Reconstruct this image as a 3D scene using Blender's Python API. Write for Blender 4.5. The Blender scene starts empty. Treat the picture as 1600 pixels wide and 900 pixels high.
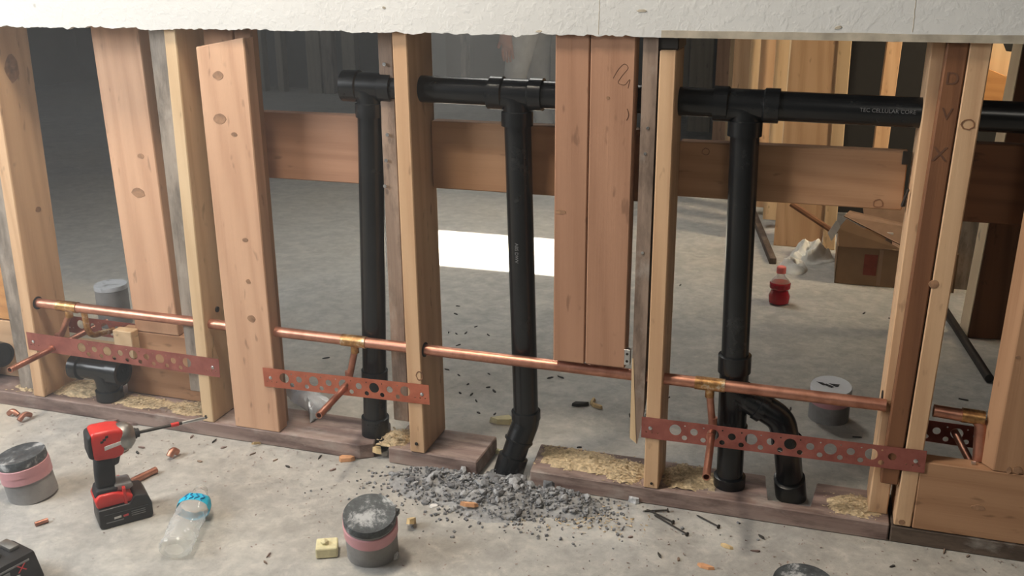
import bpy, bmesh, math, random
from mathutils import Vector, Matrix, noise
random.seed(7)
S = bpy.context.scene
COL = S.collection
R = math.radians
# ---------------------------------------------------------------- camera
cam = bpy.data.objects.new('camera', bpy.data.cameras.new('camera'))
COL.objects.link(cam)
cam.data.sensor_width = 36.0
cam.data.lens = 34.743
cam.data.clip_start = 0.05
_y, _p, _r = R(17.708), R(18.392), R(-0.3214)
_f = Vector((-math.sin(_y) * math.cos(_p), math.cos(_y) * math.cos(_p), -math.sin(_p)))
_rt = Vector((math.cos(_y), math.sin(_y), 0))
_up = _rt.cross(_f)
_r2 = math.cos(_r) * _rt + math.sin(_r) * _up
_u2 = -math.sin(_r) * _rt + math.cos(_r) * _up
_m = Matrix((_r2, _u2, -_f)).transposed().to_4x4()
_m.translation = (0, -1.85, 1.102)
cam.matrix_world = _m
S.camera = cam
S.view_settings.view_transform = 'Standard'
S.view_settings.look = 'None'
S.view_settings.gamma = 1.0
S.view_settings.use_curve_mapping = False
S.view_settings.exposure = 0.0
# ---------------------------------------------------------------- sky, sun, lamps
W = bpy.data.worlds.new('world')
S.world = W
W.use_nodes = True
W.node_tree.nodes['Background'].inputs[0].default_value = (0.75, 0.85, 1.0, 1)
W.node_tree.nodes['Background'].inputs[1].default_value = 1.0


def lamp(name, kind, loc, target, power, col, size=1.0, size_y=None, shape='RECTANGLE'):
    d = bpy.data.lights.new(name, kind)
    d.energy = power
    d.color = col
    if kind == 'AREA':
        d.shape = shape
        d.size = size
        d.size_y = size_y or size
    o = bpy.data.objects.new(name, d)
    COL.objects.link(o)
    o.location = loc
    o.rotation_euler = (Vector(target) - Vector(loc)).to_track_quat('-Z', 'Y').to_euler()
    return o


SUN_D = Vector((0.10, -0.30, -1.0))
sun = lamp('sun', 'SUN', (0, 0, 6), Vector((0, 0, 6)) + SUN_D, 38.0, (1.0, 0.93, 0.80))
sun.data.angle = R(0.6)
# work light under the ceiling in front of the framing, the window to the left of it
lamp('work_light', 'AREA', (-1.15, -0.62, 2.36), (-1.10, -0.25, 0), 38, (1.0, 0.88, 0.73), 0.30, 0.30)
lamp('window_light', 'AREA', (-2.75, -1.45, 1.6), (-1.3, -0.1, 0.25), 62, (0.93, 0.965, 1.0), 1.0, 1.0)
lamp('back_fill_light', 'AREA', (-5.0, 4.6, 2.3), (-3.2, 6.2, 1.0), 10, (0.90, 0.96, 1.0), 1.2, 1.0)  # added fill with no window behind it, lifts the far studs
lamp('back_work_light', 'AREA', (1.75, 1.55, 1.9), (0.55, 2.25, 0.85), 14, (1.0, 0.80, 0.55), 0.3, 0.3).data.spread = R(80)
lamp('patch_fill_light', 'AREA', (-1.25, 2.05, 2.66), (-1.2, 1.55, 0), 17, (1.0, 0.97, 0.90), 0.8, 0.6).data.spread = R(100)  # added fill that brightens the floor around the sun patch
lamp('front_fill_light', 'AREA', (0.9, -2.6, 2.6), (-0.6, 0.0, 0.4), 13, (1.0, 0.93, 0.82), 0.8, 0.8)  # added fill from front right, softens the dark stud sides


# ---------------------------------------------------------------- node helpers
class N:
    def __init__(self, name):
        self.m = bpy.data.materials.new(name)
        self.m.use_nodes = True
        self.t = self.m.node_tree
        self.b = self.t.nodes['Principled BSDF']

    def n(self, typ, **kw):
        x = self.t.nodes.new(typ)
        for k, v in kw.items():
            setattr(x, k, v)
        return x

    def l(self, a, b):
        self.t.links.new(a, b)

    def coords(self, scale=(1, 1, 1), rnd=True, kind='Object'):
        tc = self.n('ShaderNodeTexCoord')
        out = tc.outputs[kind]
        if rnd:
            oi = self.n('ShaderNodeObjectInfo')
            mu = self.n('ShaderNodeMath', operation='MULTIPLY')
            mu.inputs[1].default_value = 23.7
            self.l(oi.outputs['Random'], mu.inputs[0])
            ad = self.n('ShaderNodeVectorMath', operation='ADD')
            self.l(out, ad.inputs[0])
            self.l(mu.outputs[0], ad.inputs[1])
            out = ad.outputs[0]
        mp = self.n('ShaderNodeMapping')
        mp.inputs['Scale'].default_value = scale
        self.l(out, mp.inputs['Vector'])
        return mp.outputs[0]

    def noise(self, vec, scale=1.0, detail=4.0, rough=0.55, dist=0.0):
        x = self.n('ShaderNodeTexNoise')
        x.inputs['Scale'].default_value = scale
        x.inputs['Detail'].default_value = detail
        x.inputs['Roughness'].default_value = rough
        x.inputs['Distortion'].default_value = dist
        self.l(vec, x.inputs['Vector'])
        return x.outputs['Fac']

    def ramp(self, fac, stops):
        x = self.n('ShaderNodeValToRGB')
        e = x.color_ramp.elements
        e[0].position, e[0].color = stops[0][0], (*stops[0][1], 1)
        e[1].position, e[1].color = stops[-1][0], (*stops[-1][1], 1)
        for p, c in stops[1:-1]:
            q = e.new(p)
            q.color = (*c, 1)
        self.l(fac, x.inputs[0])
        return x.outputs[0]

    def mix(self, fac, a, b, mode='MIX'):
        x = self.n('ShaderNodeMix', data_type='RGBA', blend_type=mode)
        for s, v in ((x.inputs[0], fac), (x.inputs[6], a), (x.inputs[7], b)):
            if isinstance(v, (int, float)):
                s.default_value = v
            elif isinstance(v, tuple):
                s.default_value = (*v, 1)
            else:
                self.l(v, s)
        return x.outputs[2]

    def color(self, c):
        if isinstance(c, tuple):
            self.b.inputs['Base Color'].default_value = (*c, 1)
        else:
            self.l(c, self.b.inputs['Base Color'])

    def bump(self, h, strength=0.3, dist=0.002):
        x = self.n('ShaderNodeBump')
        x.inputs['Strength'].default_value = strength
        x.inputs['Distance'].default_value = dist
        self.l(h, x.inputs['Height'])
        self.l(x.outputs[0], self.b.inputs['Normal'])

    def set(self, rough=0.5, metal=0.0, spec=None, trans=None, alpha=None):
        self.b.inputs['Roughness'].default_value = rough
        self.b.inputs['Metallic'].default_value = metal
        if spec is not None:
            self.b.inputs['Specular IOR Level'].default_value = spec
        if trans is not None:
            self.b.inputs['Transmission Weight'].default_value = trans
        if alpha is not None:
            self.b.inputs['Alpha'].default_value = alpha
        return self.m


def k(c, f):
    return tuple(min(1.0, v * f) for v in c)


TONES = {
    'fir': ((0.66, 0.44, 0.262), (0.48, 0.285, 0.158)),
    'pink': ((0.67, 0.42, 0.27), (0.48, 0.27, 0.165)),
    'pale': ((0.70, 0.52, 0.32), (0.54, 0.365, 0.205)),
    'red': ((0.45, 0.25, 0.155), (0.31, 0.16, 0.095)),
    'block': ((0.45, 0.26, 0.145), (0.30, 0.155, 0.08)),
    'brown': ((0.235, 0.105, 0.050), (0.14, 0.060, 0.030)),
    'old': ((0.36, 0.265, 0.20), (0.20, 0.140, 0.105)),
    'grey': ((0.38, 0.325, 0.27), (0.22, 0.185, 0.15)),
    'plate': ((0.36, 0.27, 0.23), (0.17, 0.105, 0.09)),
    'darkplate': ((0.16, 0.115, 0.085), (0.075, 0.055, 0.042)),
    'bright': ((0.86, 0.70, 0.48), (0.76, 0.58, 0.38)),  # lightened wood that paints lit edges
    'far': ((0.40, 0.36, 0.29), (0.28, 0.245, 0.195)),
    'orange': ((0.62, 0.32, 0.12), (0.44, 0.20, 0.07)),
}
_wood = {}


def wood(tone, axis='Z'):
    if (tone, axis) in _wood:
        return _wood[(tone, axis)]
    a = N('wood_%s_%s' % (tone, axis))
    hi, lo = TONES[tone]
    along = {'X': 0, 'Y': 1, 'Z': 2}[axis]

    def sc(al, ac):
        v = [ac, ac, ac]
        v[along] = al
        return tuple(v)
    rings = a.n('ShaderNodeTexWave', wave_type='BANDS', bands_direction='DIAGONAL')
    rings.inputs['Scale'].default_value = 1.0
    rings.inputs['Distortion'].default_value = 9.0
    rings.inputs['Detail'].default_value = 2.5
    rings.inputs['Detail Scale'].default_value = 0.9
    a.l(a.coords(sc(0.9, 13)), rings.inputs['Vector'])
    fib = a.noise(a.coords(sc(5, 260)), 1.0, 3, 0.6)
    big = a.noise(a.coords(sc(1.6, 7)), 1.0, 3, 0.5)
    f = a.mix(0.55, rings.outputs['Fac'], fib)
    c = a.ramp(f, [(0.10, tuple(0.85 * x + 0.15 * y for x, y in zip(lo, hi))), (0.5, tuple(0.28 * x + 0.72 * y for x, y in zip(lo, hi))), (0.85, hi)])
    c2 = a.mix(a.ramp(big, [(0.35, (0, 0, 0)), (0.7, (0.45, 0.45, 0.45))]), c, k(lo, 1.05))
    if tone in ('old', 'grey', 'plate', 'darkplate'):
        st = a.noise(a.coords(sc(6, 22)), 1.0, 5, 0.7)
        c2 = a.mix(a.ramp(st, [(0.45, (0, 0, 0)), (0.66, (0.75, 0.75, 0.75))]), c2, k(lo, 0.45))
        st2 = a.noise(a.coords(sc(9, 14)), 1.3, 5, 0.65)
        c2 = a.mix(a.ramp(st2, [(0.55, (0, 0, 0)), (0.75, (0.5, 0.5, 0.5))]), c2, (0.46, 0.42, 0.37))
    else:
        sp = a.noise(a.coords(sc(18, 55)), 1.0, 2, 0.5)
        c2 = a.mix(a.ramp(sp, [(0.66, (0, 0, 0)), (0.74, (0.55, 0.55, 0.55))]), c2, k(lo, 0.5))
    a.color(c2)
    a.bump(f, 0.35, 0.0015)
    _wood[(tone, axis)] = a.set(0.62, spec=0.3)
    return a.m


def plain(name, c, rough=0.5, metal=0.0, var=0.12, vs=30, bump=0.0, spec=None):
    a = N(name)
    f = a.noise(a.coords(), vs, 4, 0.6)
    a.color(a.ramp(f, [(0.3, k(c, 1 - var)), (0.7, k(c, 1 + var))]))
    if bump:
        a.bump(f, bump, 0.002)
    return a.set(rough, metal, spec)


# floor: dusty concrete
a = N('concrete_floor')
v = a.coords(rnd=False)
big = a.noise(v, 0.9, 5, 0.6, 0.4)
blot = a.noise(v, 24, 7, 0.72, 0.3)
mid = a.noise(v, 5.5, 8, 0.72, 0.9)
fine = a.noise(v, 60, 5, 0.7)
c = a.ramp(mid, [(0.30, (0.285, 0.283, 0.27)), (0.5, (0.395, 0.39, 0.37)), (0.68, (0.49, 0.48, 0.445))])
c = a.mix(a.ramp(big, [(0.42, (0, 0, 0)), (0.70, (0.6, 0.6, 0.6))]), c, (0.44, 0.40, 0.33))
c = a.mix(a.ramp(fine, [(0.34, (0.35, 0.35, 0.35)), (0.46, (0, 0, 0))]), c, (0.27, 0.262, 0.245))
c = a.mix(a.ramp(blot, [(0.32, (0.55, 0.55, 0.55)), (0.50, (0, 0, 0))]), c, (0.25, 0.243, 0.222))
c = a.mix(a.ramp(blot, [(0.52, (0, 0, 0)), (0.70, (0.6, 0.6, 0.6))]), c, (0.60, 0.57, 0.505))
sp = a.noise(v, 150, 2, 0.5)
c = a.mix(a.ramp(sp, [(0.69, (0, 0, 0)), (0.75, (0.55, 0.55, 0.55))]), c, (0.16, 0.15, 0.135))
sp2 = a.noise(v, 90, 2, 0.5)
c = a.mix(a.ramp(sp2, [(0.72, (0, 0, 0)), (0.78, (0.5, 0.5, 0.5))]), c, (0.60, 0.56, 0.48))
# lamplight on the front left floor, painted in as a warm brighter tint
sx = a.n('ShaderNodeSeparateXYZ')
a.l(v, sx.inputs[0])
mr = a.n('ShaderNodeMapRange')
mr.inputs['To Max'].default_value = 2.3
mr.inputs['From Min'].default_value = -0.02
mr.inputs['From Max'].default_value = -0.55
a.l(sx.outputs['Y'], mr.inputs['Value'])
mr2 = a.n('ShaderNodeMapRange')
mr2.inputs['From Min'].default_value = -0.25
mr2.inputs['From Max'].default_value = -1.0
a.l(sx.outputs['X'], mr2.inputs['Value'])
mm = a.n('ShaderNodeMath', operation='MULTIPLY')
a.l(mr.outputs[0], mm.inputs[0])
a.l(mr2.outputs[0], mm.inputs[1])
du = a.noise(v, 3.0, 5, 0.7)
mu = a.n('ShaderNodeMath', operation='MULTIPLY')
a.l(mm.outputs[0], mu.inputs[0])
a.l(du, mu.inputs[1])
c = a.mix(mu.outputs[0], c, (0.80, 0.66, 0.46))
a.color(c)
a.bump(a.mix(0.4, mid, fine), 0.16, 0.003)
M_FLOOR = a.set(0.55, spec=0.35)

# painted, textured drywall
a = N('textured_drywall')
v = a.coords(rnd=False)
n1 = a.noise(v, 75, 4, 0.55, 0.3)
n2 = a.noise(v, 140, 3, 0.6)
big = a.noise(v, 2.2, 3, 0.5)
c = a.ramp(big, [(0.3, (0.60, 0.60, 0.58)), (0.7, (0.68, 0.68, 0.66))])
c = a.mix(a.ramp(a.noise(v, 30, 3, 0.5), [(0.73, (0, 0, 0)), (0.78, (0.5, 0.5, 0.5))]), c, (0.33, 0.30, 0.25))
a.color(c)
a.bump(a.mix(0.35, a.ramp(n1, [(0.46, (0, 0, 0)), (0.66, (1, 1, 1))]), n2), 0.28, 0.0022)
M_DRY = a.set(0.7, spec=0.3)
M_PAPER = plain('torn_drywall_paper', (0.43, 0.38, 0.30), 0.9, var=0.25, vs=25)
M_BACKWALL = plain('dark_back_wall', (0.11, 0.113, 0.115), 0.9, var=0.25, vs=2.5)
M_DARKOPEN = plain('dark_opening_black', (0.012, 0.012, 0.012), 0.85)
M_CEIL = plain('grey_ceiling', (0.20, 0.20, 0.20), 0.9)
M_SIDE = plain('grey_wall_paint', (0.30, 0.30, 0.29), 0.9)

# black ABS plastic, a little dusty
a = N('black_abs')
v = a.coords()
d = a.noise(v, 14, 5, 0.65)
c = a.ramp(d, [(0.40, (0.007, 0.008, 0.009)), (0.62, (0.012, 0.013, 0.014)), (0.82, (0.05, 0.05, 0.048))])
a.color(c)
a.bump(a.noise(v, 70, 3), 0.08, 0.001)
M_ABS = a.set(0.27, spec=0.5)
M_PRINT = plain('grey_pipe_print', (0.16, 0.16, 0.16), 0.7)
a = N('copper_tube')
v = a.coords()
d = a.noise(v, 22, 4, 0.6)
a.color(a.ramp(d, [(0.3, (0.38, 0.165, 0.11)), (0.55, (0.58, 0.285, 0.20)), (0.75, (0.46, 0.21, 0.13))]))
M_CU = a.set(0.42, metal=0.9)
a = N('soldered_copper')
d = a.noise(a.coords(), 45, 4, 0.7)
a.color(a.ramp(d, [(0.35, (0.30, 0.15, 0.07)), (0.55, (0.56, 0.32, 0.13)), (0.72, (0.80, 0.72, 0.58))]))
M_SOLDER = a.set(0.4, metal=1.0)
a = N('copper_coated_strap')
d = a.noise(a.coords(), 30, 4, 0.6)
a.color(a.ramp(d, [(0.3, (0.42, 0.115, 0.065)), (0.7, (0.60, 0.20, 0.12))]))
M_STRAP = a.set(0.42, metal=0.55)
a = N('dull_copper_strap')
d = a.noise(a.coords(), 30, 4, 0.6)
a.color(a.ramp(d, [(0.3, (0.25, 0.075, 0.06)), (0.7, (0.39, 0.135, 0.105))]))
M_STRAP2 = a.set(0.48, metal=0.45)
M_STEEL = plain('bright_steel', (0.62, 0.62, 0.62), 0.3, 1.0)
M_DSTEEL = plain('dark_steel', (0.06, 0.055, 0.05), 0.5, 0.8)
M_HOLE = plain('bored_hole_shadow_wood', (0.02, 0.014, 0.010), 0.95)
M_KNOT = plain('dark_knot', (0.30, 0.165, 0.09), 0.6, var=0.4, vs=60)
M_KNOTRIM = plain('knot_rim', (0.22, 0.105, 0.052), 0.6, var=0.3, vs=60)
M_INK = plain('faint_stamp_ink', (0.125, 0.058, 0.032), 0.8)
M_GREYPIPE = plain('dusty_grey_pipe', (0.27, 0.262, 0.252), 0.65, var=0.25, vs=16)
M_TAPE = plain('pink_tape', (0.60, 0.30, 0.32), 0.5, var=0.1, vs=12)
a = N('chalky_black_cap')
d = a.noise(a.coords(), 22, 8, 0.75, 0.25)
a.color(a.ramp(d, [(0.40, (0.035, 0.040, 0.044)), (0.52, (0.075, 0.085, 0.09)), (0.62, (0.42, 0.43, 0.43))]))
M_CAPB = a.set(0.5)
a = N('dusty_grey_cap')
d = a.noise(a.coords(), 20, 6, 0.7, 0.8)
a.color(a.ramp(d, [(0.36, (0.20, 0.20, 0.20)), (0.46, (0.50, 0.515, 0.53)), (0.75, (0.62, 0.635, 0.65))]))
M_CAPG = a.set(0.6)
a = N('white_cap')
d = a.noise(a.coords(), 12, 4, 0.6)
a.color(a.ramp(d, [(0.3, (0.74, 0.74, 0.74)), (0.7, (0.86, 0.86, 0.86))]))
M_CAPW = a.set(0.45)
M_MARKER = plain('black_marker', (0.03, 0.03, 0.03), 0.6)
M_RED = plain('red_tool_plastic', (0.62, 0.035, 0.028), 0.36, var=0.08)
M_RUB = plain('black_rubber_grip', (0.017, 0.017, 0.018), 0.62, bump=0.15, vs=120)
M_BLK = plain('black_tool_plastic', (0.020, 0.019, 0.019), 0.42)
M_NOSE = plain('cast_grey_nose', (0.33, 0.32, 0.30), 0.38, 0.85)
M_WHITE = plain('white_print', (0.70, 0.68, 0.66), 0.5)
M_GREYPRINT = plain('grey_print', (0.22, 0.22, 0.22), 0.5)
M_REDPRINT = plain('red_print', (0.62, 0.06, 0.07), 0.5)
M_CARD = plain('brown_cardboard', (0.30, 0.185, 0.105), 0.8, var=0.10, vs=14)
M_CARDIN = plain('inner_cardboard', (0.20, 0.12, 0.075), 0.85)
M_CARDRED = plain('faded_red_box_print', (0.24, 0.06, 0.04), 0.8, var=0.2)
M_CARDTAPE = plain('box_tape', (0.34, 0.22, 0.14), 0.45)
M_STICKER = plain('white_sticker', (0.72, 0.70, 0.66), 0.6)
M_RAG = plain('dirty_white_rag', (0.66, 0.65, 0.60), 0.95, var=0.15, vs=22)
a = N('broken_concrete')
oi = a.n('ShaderNodeObjectInfo')
f1 = a.noise(a.coords(rnd=False, kind='Object'), 70, 3, 0.7)
c = a.ramp(f1, [(0.32, (0.16, 0.165, 0.17)), (0.5, (0.34, 0.345, 0.35)), (0.68, (0.56, 0.565, 0.57))])
rv = a.ramp(oi.outputs['Random'], [(0.0, (0.45, 0.45, 0.46)), (0.55, (0.9, 0.9, 0.9)), (1.0, (1.35, 1.35, 1.35))])
a.color(a.mix(1.0, c, rv, 'MULTIPLY'))
a.bump(f1, 0.5, 0.002)
M_CONC = a.set(0.95)
M_CONCD = plain('concrete_dust', (0.30, 0.30, 0.295), 0.95, var=0.25, vs=90, bump=0.8)
M_SAW = plain('sawdust_flakes', (0.48, 0.37, 0.225), 0.9, var=0.42, vs=150, bump=0.6)
M_CHIP = plain('pale_wood_chip', (0.62, 0.46, 0.24), 0.8, var=0.2, vs=40)
M_CHIPO = plain('orange_wood_chip', (0.62, 0.32, 0.16), 0.8, var=0.2, vs=40)
M_CHIPD = plain('dark_shaving', (0.045, 0.042, 0.038), 0.8)
M_FOAM = plain('yellowish_foam', (0.68, 0.62, 0.38), 0.9, var=0.15, vs=40)
M_SKIN = plain('skin', (0.42, 0.20, 0.14), 0.55)
M_TROUS = plain('grey_work_trousers', (0.42, 0.43, 0.43), 0.9, var=0.2, vs=9)
M_VEST = plain('yellow_safety_vest', (0.65, 0.62, 0.06), 0.7)
M_ORANGE = plain('orange_shirt', (0.60, 0.15, 0.06), 0.8)
M_BOOT = plain('brown_boot', (0.07, 0.045, 0.03), 0.7)
M_HAIR = plain('dark_hair', (0.03, 0.02, 0.015), 0.7)


def clear(name, tint, rough, opac, col=(0.72, 0.72, 0.71)):
    a = N(name)
    t = a.t
    tr = a.n('ShaderNodeBsdfTransparent')
    tr.inputs[0].default_value = (*tint, 1)
    mx = a.n('ShaderNodeMixShader')
    lw = a.n('ShaderNodeLayerWeight')
    lw.inputs['Blend'].default_value = 0.35
    mr = a.n('ShaderNodeMapRange')
    mr.inputs['To Min'].default_value = opac
    mr.inputs['To Max'].default_value = min(1.0, opac + 0.6)
    a.l(lw.outputs['Facing'], mr.inputs['Value'])
    a.l(mr.outputs[0], mx.inputs[0])
    a.l(tr.outputs[0], mx.inputs[1])
    a.l(a.b.outputs[0], mx.inputs[2])
    a.l(mx.outputs[0], t.nodes['Material Output'].inputs['Surface'])
    a.color(col)
    a.bump(a.noise(a.coords(), 45, 3), 0.5, 0.004)
    return a.set(rough, spec=0.8)


M_PET = clear('clear_bottle_plastic', (0.97, 0.98, 0.97), 0.08, 0.10)
M_BAG = clear('thin_clear_bag', (0.95, 0.96, 0.97), 0.25, 0.95, (0.55, 0.58, 0.62))
M_BLUE = plain('blue_bottle_label', (0.02, 0.50, 0.74), 0.4)
M_DBLUE = plain('dark_blue_print', (0.01, 0.16, 0.36), 0.4)
a = N('red_drink')
a.color((0.42, 0.015, 0.025))
M_DRINK = a.set(0.12, trans=0.35)
M_CAPR = plain('pink_bottle_cap', (0.70, 0.16, 0.14), 0.4)


# ---------------------------------------------------------------- mesh helpers
def tag(o, label=None, cat=None, group=None, kind=None):
    for kk, vv in (('label', label), ('category', cat), ('group', group), ('kind', kind)):
        if vv:
            o[kk] = vv
    return o


def obj(name, bm, mat, parent=None, loc=None, smooth=False, label=None, cat=None, group=None, kind=None):
    """bm is in world coordinates; loc moves the origin to the thing's base."""
    me = bpy.data.meshes.new(name)
    bmesh.ops.recalc_face_normals(bm, faces=bm.faces)
    if loc is None:
        xs = [v.co for v in bm.verts]
        loc = Vector(((min(c.x for c in xs) + max(c.x for c in xs)) / 2,
                      (min(c.y for c in xs) + max(c.y for c in xs)) / 2, min(c.z for c in xs)))
    loc = Vector(loc)
    bmesh.ops.translate(bm, verts=bm.verts, vec=-loc)
    bm.to_mesh(me)
    bm.free()
    for p in me.polygons:
        p.use_smooth = smooth
    for m in (mat if isinstance(mat, (list, tuple)) else [mat]):
        me.materials.append(m)
    o = bpy.data.objects.new(name, me)
    COL.objects.link(o)
    if parent is not None:
        o.parent = parent
        o.location = loc - abs_loc(parent)
    else:
        o.location = loc
    if smooth:
        try:
            me.set_sharp_from_angle(angle=R(38))
        except Exception:
            pass
    return tag(o, label, cat, group, kind)


def abs_loc(o):
    p = o.location.copy()
    while o.parent:
        o = o.parent
        p += o.location
    return p


def thing(name, label, cat, loc, group=None):
    o = bpy.data.objects.new(name, None)
    COL.objects.link(o)
    o.location = loc
    o.empty_display_size = 0.05
    return tag(o, label, cat, group)


def nb():
    return bmesh.new()


def prism(bm, fb, ft, z0, z1, bev=0.0):
    """footprints fb (at z0) and ft (at z1): lists of (x, y)."""
    a = [bm.verts.new((x, y, z0)) for x, y in fb]
    b = [bm.verts.new((x, y, z1)) for x, y in ft]
    n = len(a)
    fs = [bm.faces.new(a[::-1]), bm.faces.new(b)]
    for i in range(n):
        fs.append(bm.faces.new((a[i], a[(i + 1) % n], b[(i + 1) % n], b[i])))
    if bev:
        es = list({e for f in fs for e in f.edges})
        bmesh.ops.bevel(bm, geom=es, offset=bev, segments=1, affect='EDGES', profile=0.5)
    return bm


def box(bm, x0, x1, y0, y1, z0, z1, bev=0.0):
    f = [(x0, y0), (x1, y0), (x1, y1), (x0, y1)]
    return prism(bm, f, f, z0, z1, bev)


def frame(p, q):
    d = (Vector(q) - Vector(p)).normalized()
    u = d.cross(Vector((0, 0, 1)) if abs(d.z) < 0.95 else Vector((1, 0, 0))).normalized()
    return d, u, d.cross(u)


def lathe(bm, p, q, prof, seg=24, closed=True):
    """prof: (t along p->q in metres, radius)."""
    p = Vector(p)
    d, u, w = frame(p, q)
    rings = []
    for t, r in prof:
        if r <= 1e-6:
            rings.append([bm.verts.new(p + d * t)])
        else:
            rings.append([bm.verts.new(p + d * t + (u * math.cos(2 * math.pi * i / seg) + w * math.sin(2 * math.pi * i / seg)) * r) for i in range(seg)])
    for A, B in zip(rings, rings[1:]):
        for i in range(seg):
            j = (i + 1) % seg
            if len(A) == 1 and len(B) == 1:
                continue
            if len(A) == 1:
                bm.faces.new((A[0], B[i], B[j]))
            elif len(B) == 1:
                bm.faces.new((A[i], A[j], B[0]))
            else:
                bm.faces.new((A[i], A[j], B[j], B[i]))
    if closed:
        for Rg in (rings[0], rings[-1]):
            if len(Rg) > 1:
                bm.faces.new(Rg)
    return bm


def fillet(pts, r, n=6):
    pts = [Vector(p) for p in pts]
    out = [pts[0]]
    for a, b, c in zip(pts, pts[1:], pts[2:]):
        d1, d2 = (a - b).normalized(), (c - b).normalized()
        s = min(r, (a - b).length * 0.49, (c - b).length * 0.49)
        A, B = b + d1 * s, b + d2 * s
        for i in range(n + 1):
            t = i / n
            out.append(A * (1 - t) ** 2 + b * 2 * t * (1 - t) + B * t ** 2)
    out.append(pts[-1])
    return out


def sweep(bm, pts, r, seg=16, cap=True, open_r=None):
    pts = [Vector(p) for p in pts]
    n = len(pts)
    rr = r if isinstance(r, (list, tuple)) else [r] * n
    d0 = (pts[1] - pts[0]).normalized()
    u = d0.cross(Vector((0, 0, 1)) if abs(d0.z) < 0.95 else Vector((1, 0, 0))).normalized()
    rings = []
    for i, p in enumerate(pts):
        d = ((pts[min(i + 1, n - 1)] - p).normalized() + (p - pts[max(i - 1, 0)]).normalized())
        d = d.normalized() if d.length > 1e-6 else d0
        u = (u - d * u.dot(d)).normalized()
        w = d.cross(u)
        rings.append([bm.verts.new(p + (u * math.cos(2 * math.pi * j / seg) + w * math.sin(2 * math.pi * j / seg)) * rr[i]) for j in range(seg)])
    for A, B in zip(rings, rings[1:]):
        for j in range(seg):
            bm.faces.new((A[j], A[(j + 1) % seg], B[(j + 1) % seg], B[j]))
    if cap:
        bm.faces.new(rings[0][::-1])
        bm.faces.new(rings[-1])
    return bm


def bored_tube(bm, p, q, ro, ri, depth=0.02, seg=18):
    """straight tube with an open bore at q."""
    L = (Vector(q) - Vector(p)).length
    return lathe(bm, p, q, [(0, 0), (0, ro), (L, ro), (L, ri), (L - depth, ri), (L - depth, 0)], seg)


def ncube(bm, c, s, rot=None, bev=0.0):
    g = bmesh.ops.create_cube(bm, size=1.0)
    vs = g['verts']
    for v in vs:
        v.co = Vector((v.co.x * s[0], v.co.y * s[1], v.co.z * s[2]))
    if bev:
        es = list({e for v in vs for e in v.link_edges})
        r = bmesh.ops.bevel(bm, geom=es, offset=bev, segments=2, affect='EDGES', profile=0.5)
        vs = list({v for f in r['faces'] for v in f.verts} | {v for v in vs if v.is_valid})
    m = Matrix.Translation(c) @ (rot.to_4x4() if rot is not None else Matrix.Identity(4))
    bmesh.ops.transform(bm, matrix=m, verts=vs)
    return bm


def rock(bm, c, s, seed, sub=1, flat=0.75):
    rnd = random.Random(seed)
    g = bmesh.ops.create_icosphere(bm, subdivisions=sub, radius=1.0)
    rot = Matrix.Rotation(rnd.uniform(0, 6.28), 3, 'Z') @ Matrix.Rotation(rnd.uniform(-0.5, 0.5), 3, 'X')
    ax = Vector((rnd.uniform(0.7, 1.2), rnd.uniform(0.6, 1.0), rnd.uniform(0.55, 0.9) * flat))
    for v in g['verts']:
        q = v.co * rnd.uniform(0.72, 1.12)
        v.co = rot @ Vector((q.x * ax.x, q.y * ax.y, q.z * ax.z)) * s + Vector(c)
    return bm


def shard(bm, c, l, w, h, ang, seed, tilt=0.0):
    """an irregular splinter / chip lying at c (bottom centre)."""
    rnd = random.Random(seed)
    n = 6
    pts = []
    for i in range(n):
        t = 2 * math.pi * i / n
        pts.append((math.cos(t) * l / 2 * rnd.uniform(0.75, 1.1), math.sin(t) * w / 2 * rnd.uniform(0.65, 1.1)))
    rot = Matrix.Rotation(ang, 3, 'Z') @ Matrix.Rotation(tilt, 3, 'Y')
    a = [bm.verts.new(rot @ Vector((x, y, 0)) + Vector(c)) for x, y in pts]
    b = [bm.verts.new(rot @ Vector((x * 0.92, y * 0.85, h * rnd.uniform(0.7, 1.1))) + Vector(c)) for x, y in pts]
    bm.faces.new(a[::-1])
    bm.faces.new(b)
    for i in range(n):
        bm.faces.new((a[i], a[(i + 1) % n], b[(i + 1) % n], b[i]))
    return bm


def text_mesh(body, size, name='text'):
    cu = bpy.data.curves.new(name, 'FONT')
    cu.body = body
    cu.size = size
    cu.align_x = 'CENTER'
    cu.align_y = 'CENTER'
    cu.extrude = 0.0002
    o = bpy.data.objects.new(name, cu)
    COL.objects.link(o)
    dg = bpy.context.evaluated_depsgraph_get()
    me = bpy.data.meshes.new_from_object(o.evaluated_get(dg))
    bpy.data.objects.remove(o)
    bpy.data.curves.remove(cu)
    return me


def put_text(name, body, size, mat, parent, origin, right, up, sx=1.0):
    me = text_mesh(body, size, name)
    me.materials.clear()
    me.materials.append(mat)
    o = bpy.data.objects.new(name, me)
    COL.objects.link(o)
    r, u = Vector(right).normalized(), Vector(up).normalized()
    m = Matrix((r * sx, u, r.cross(u))).transposed().to_4x4()
    me.transform(m)
    o.parent = parent
    o.location = Vector(origin) - abs_loc(parent)
    return o


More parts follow.
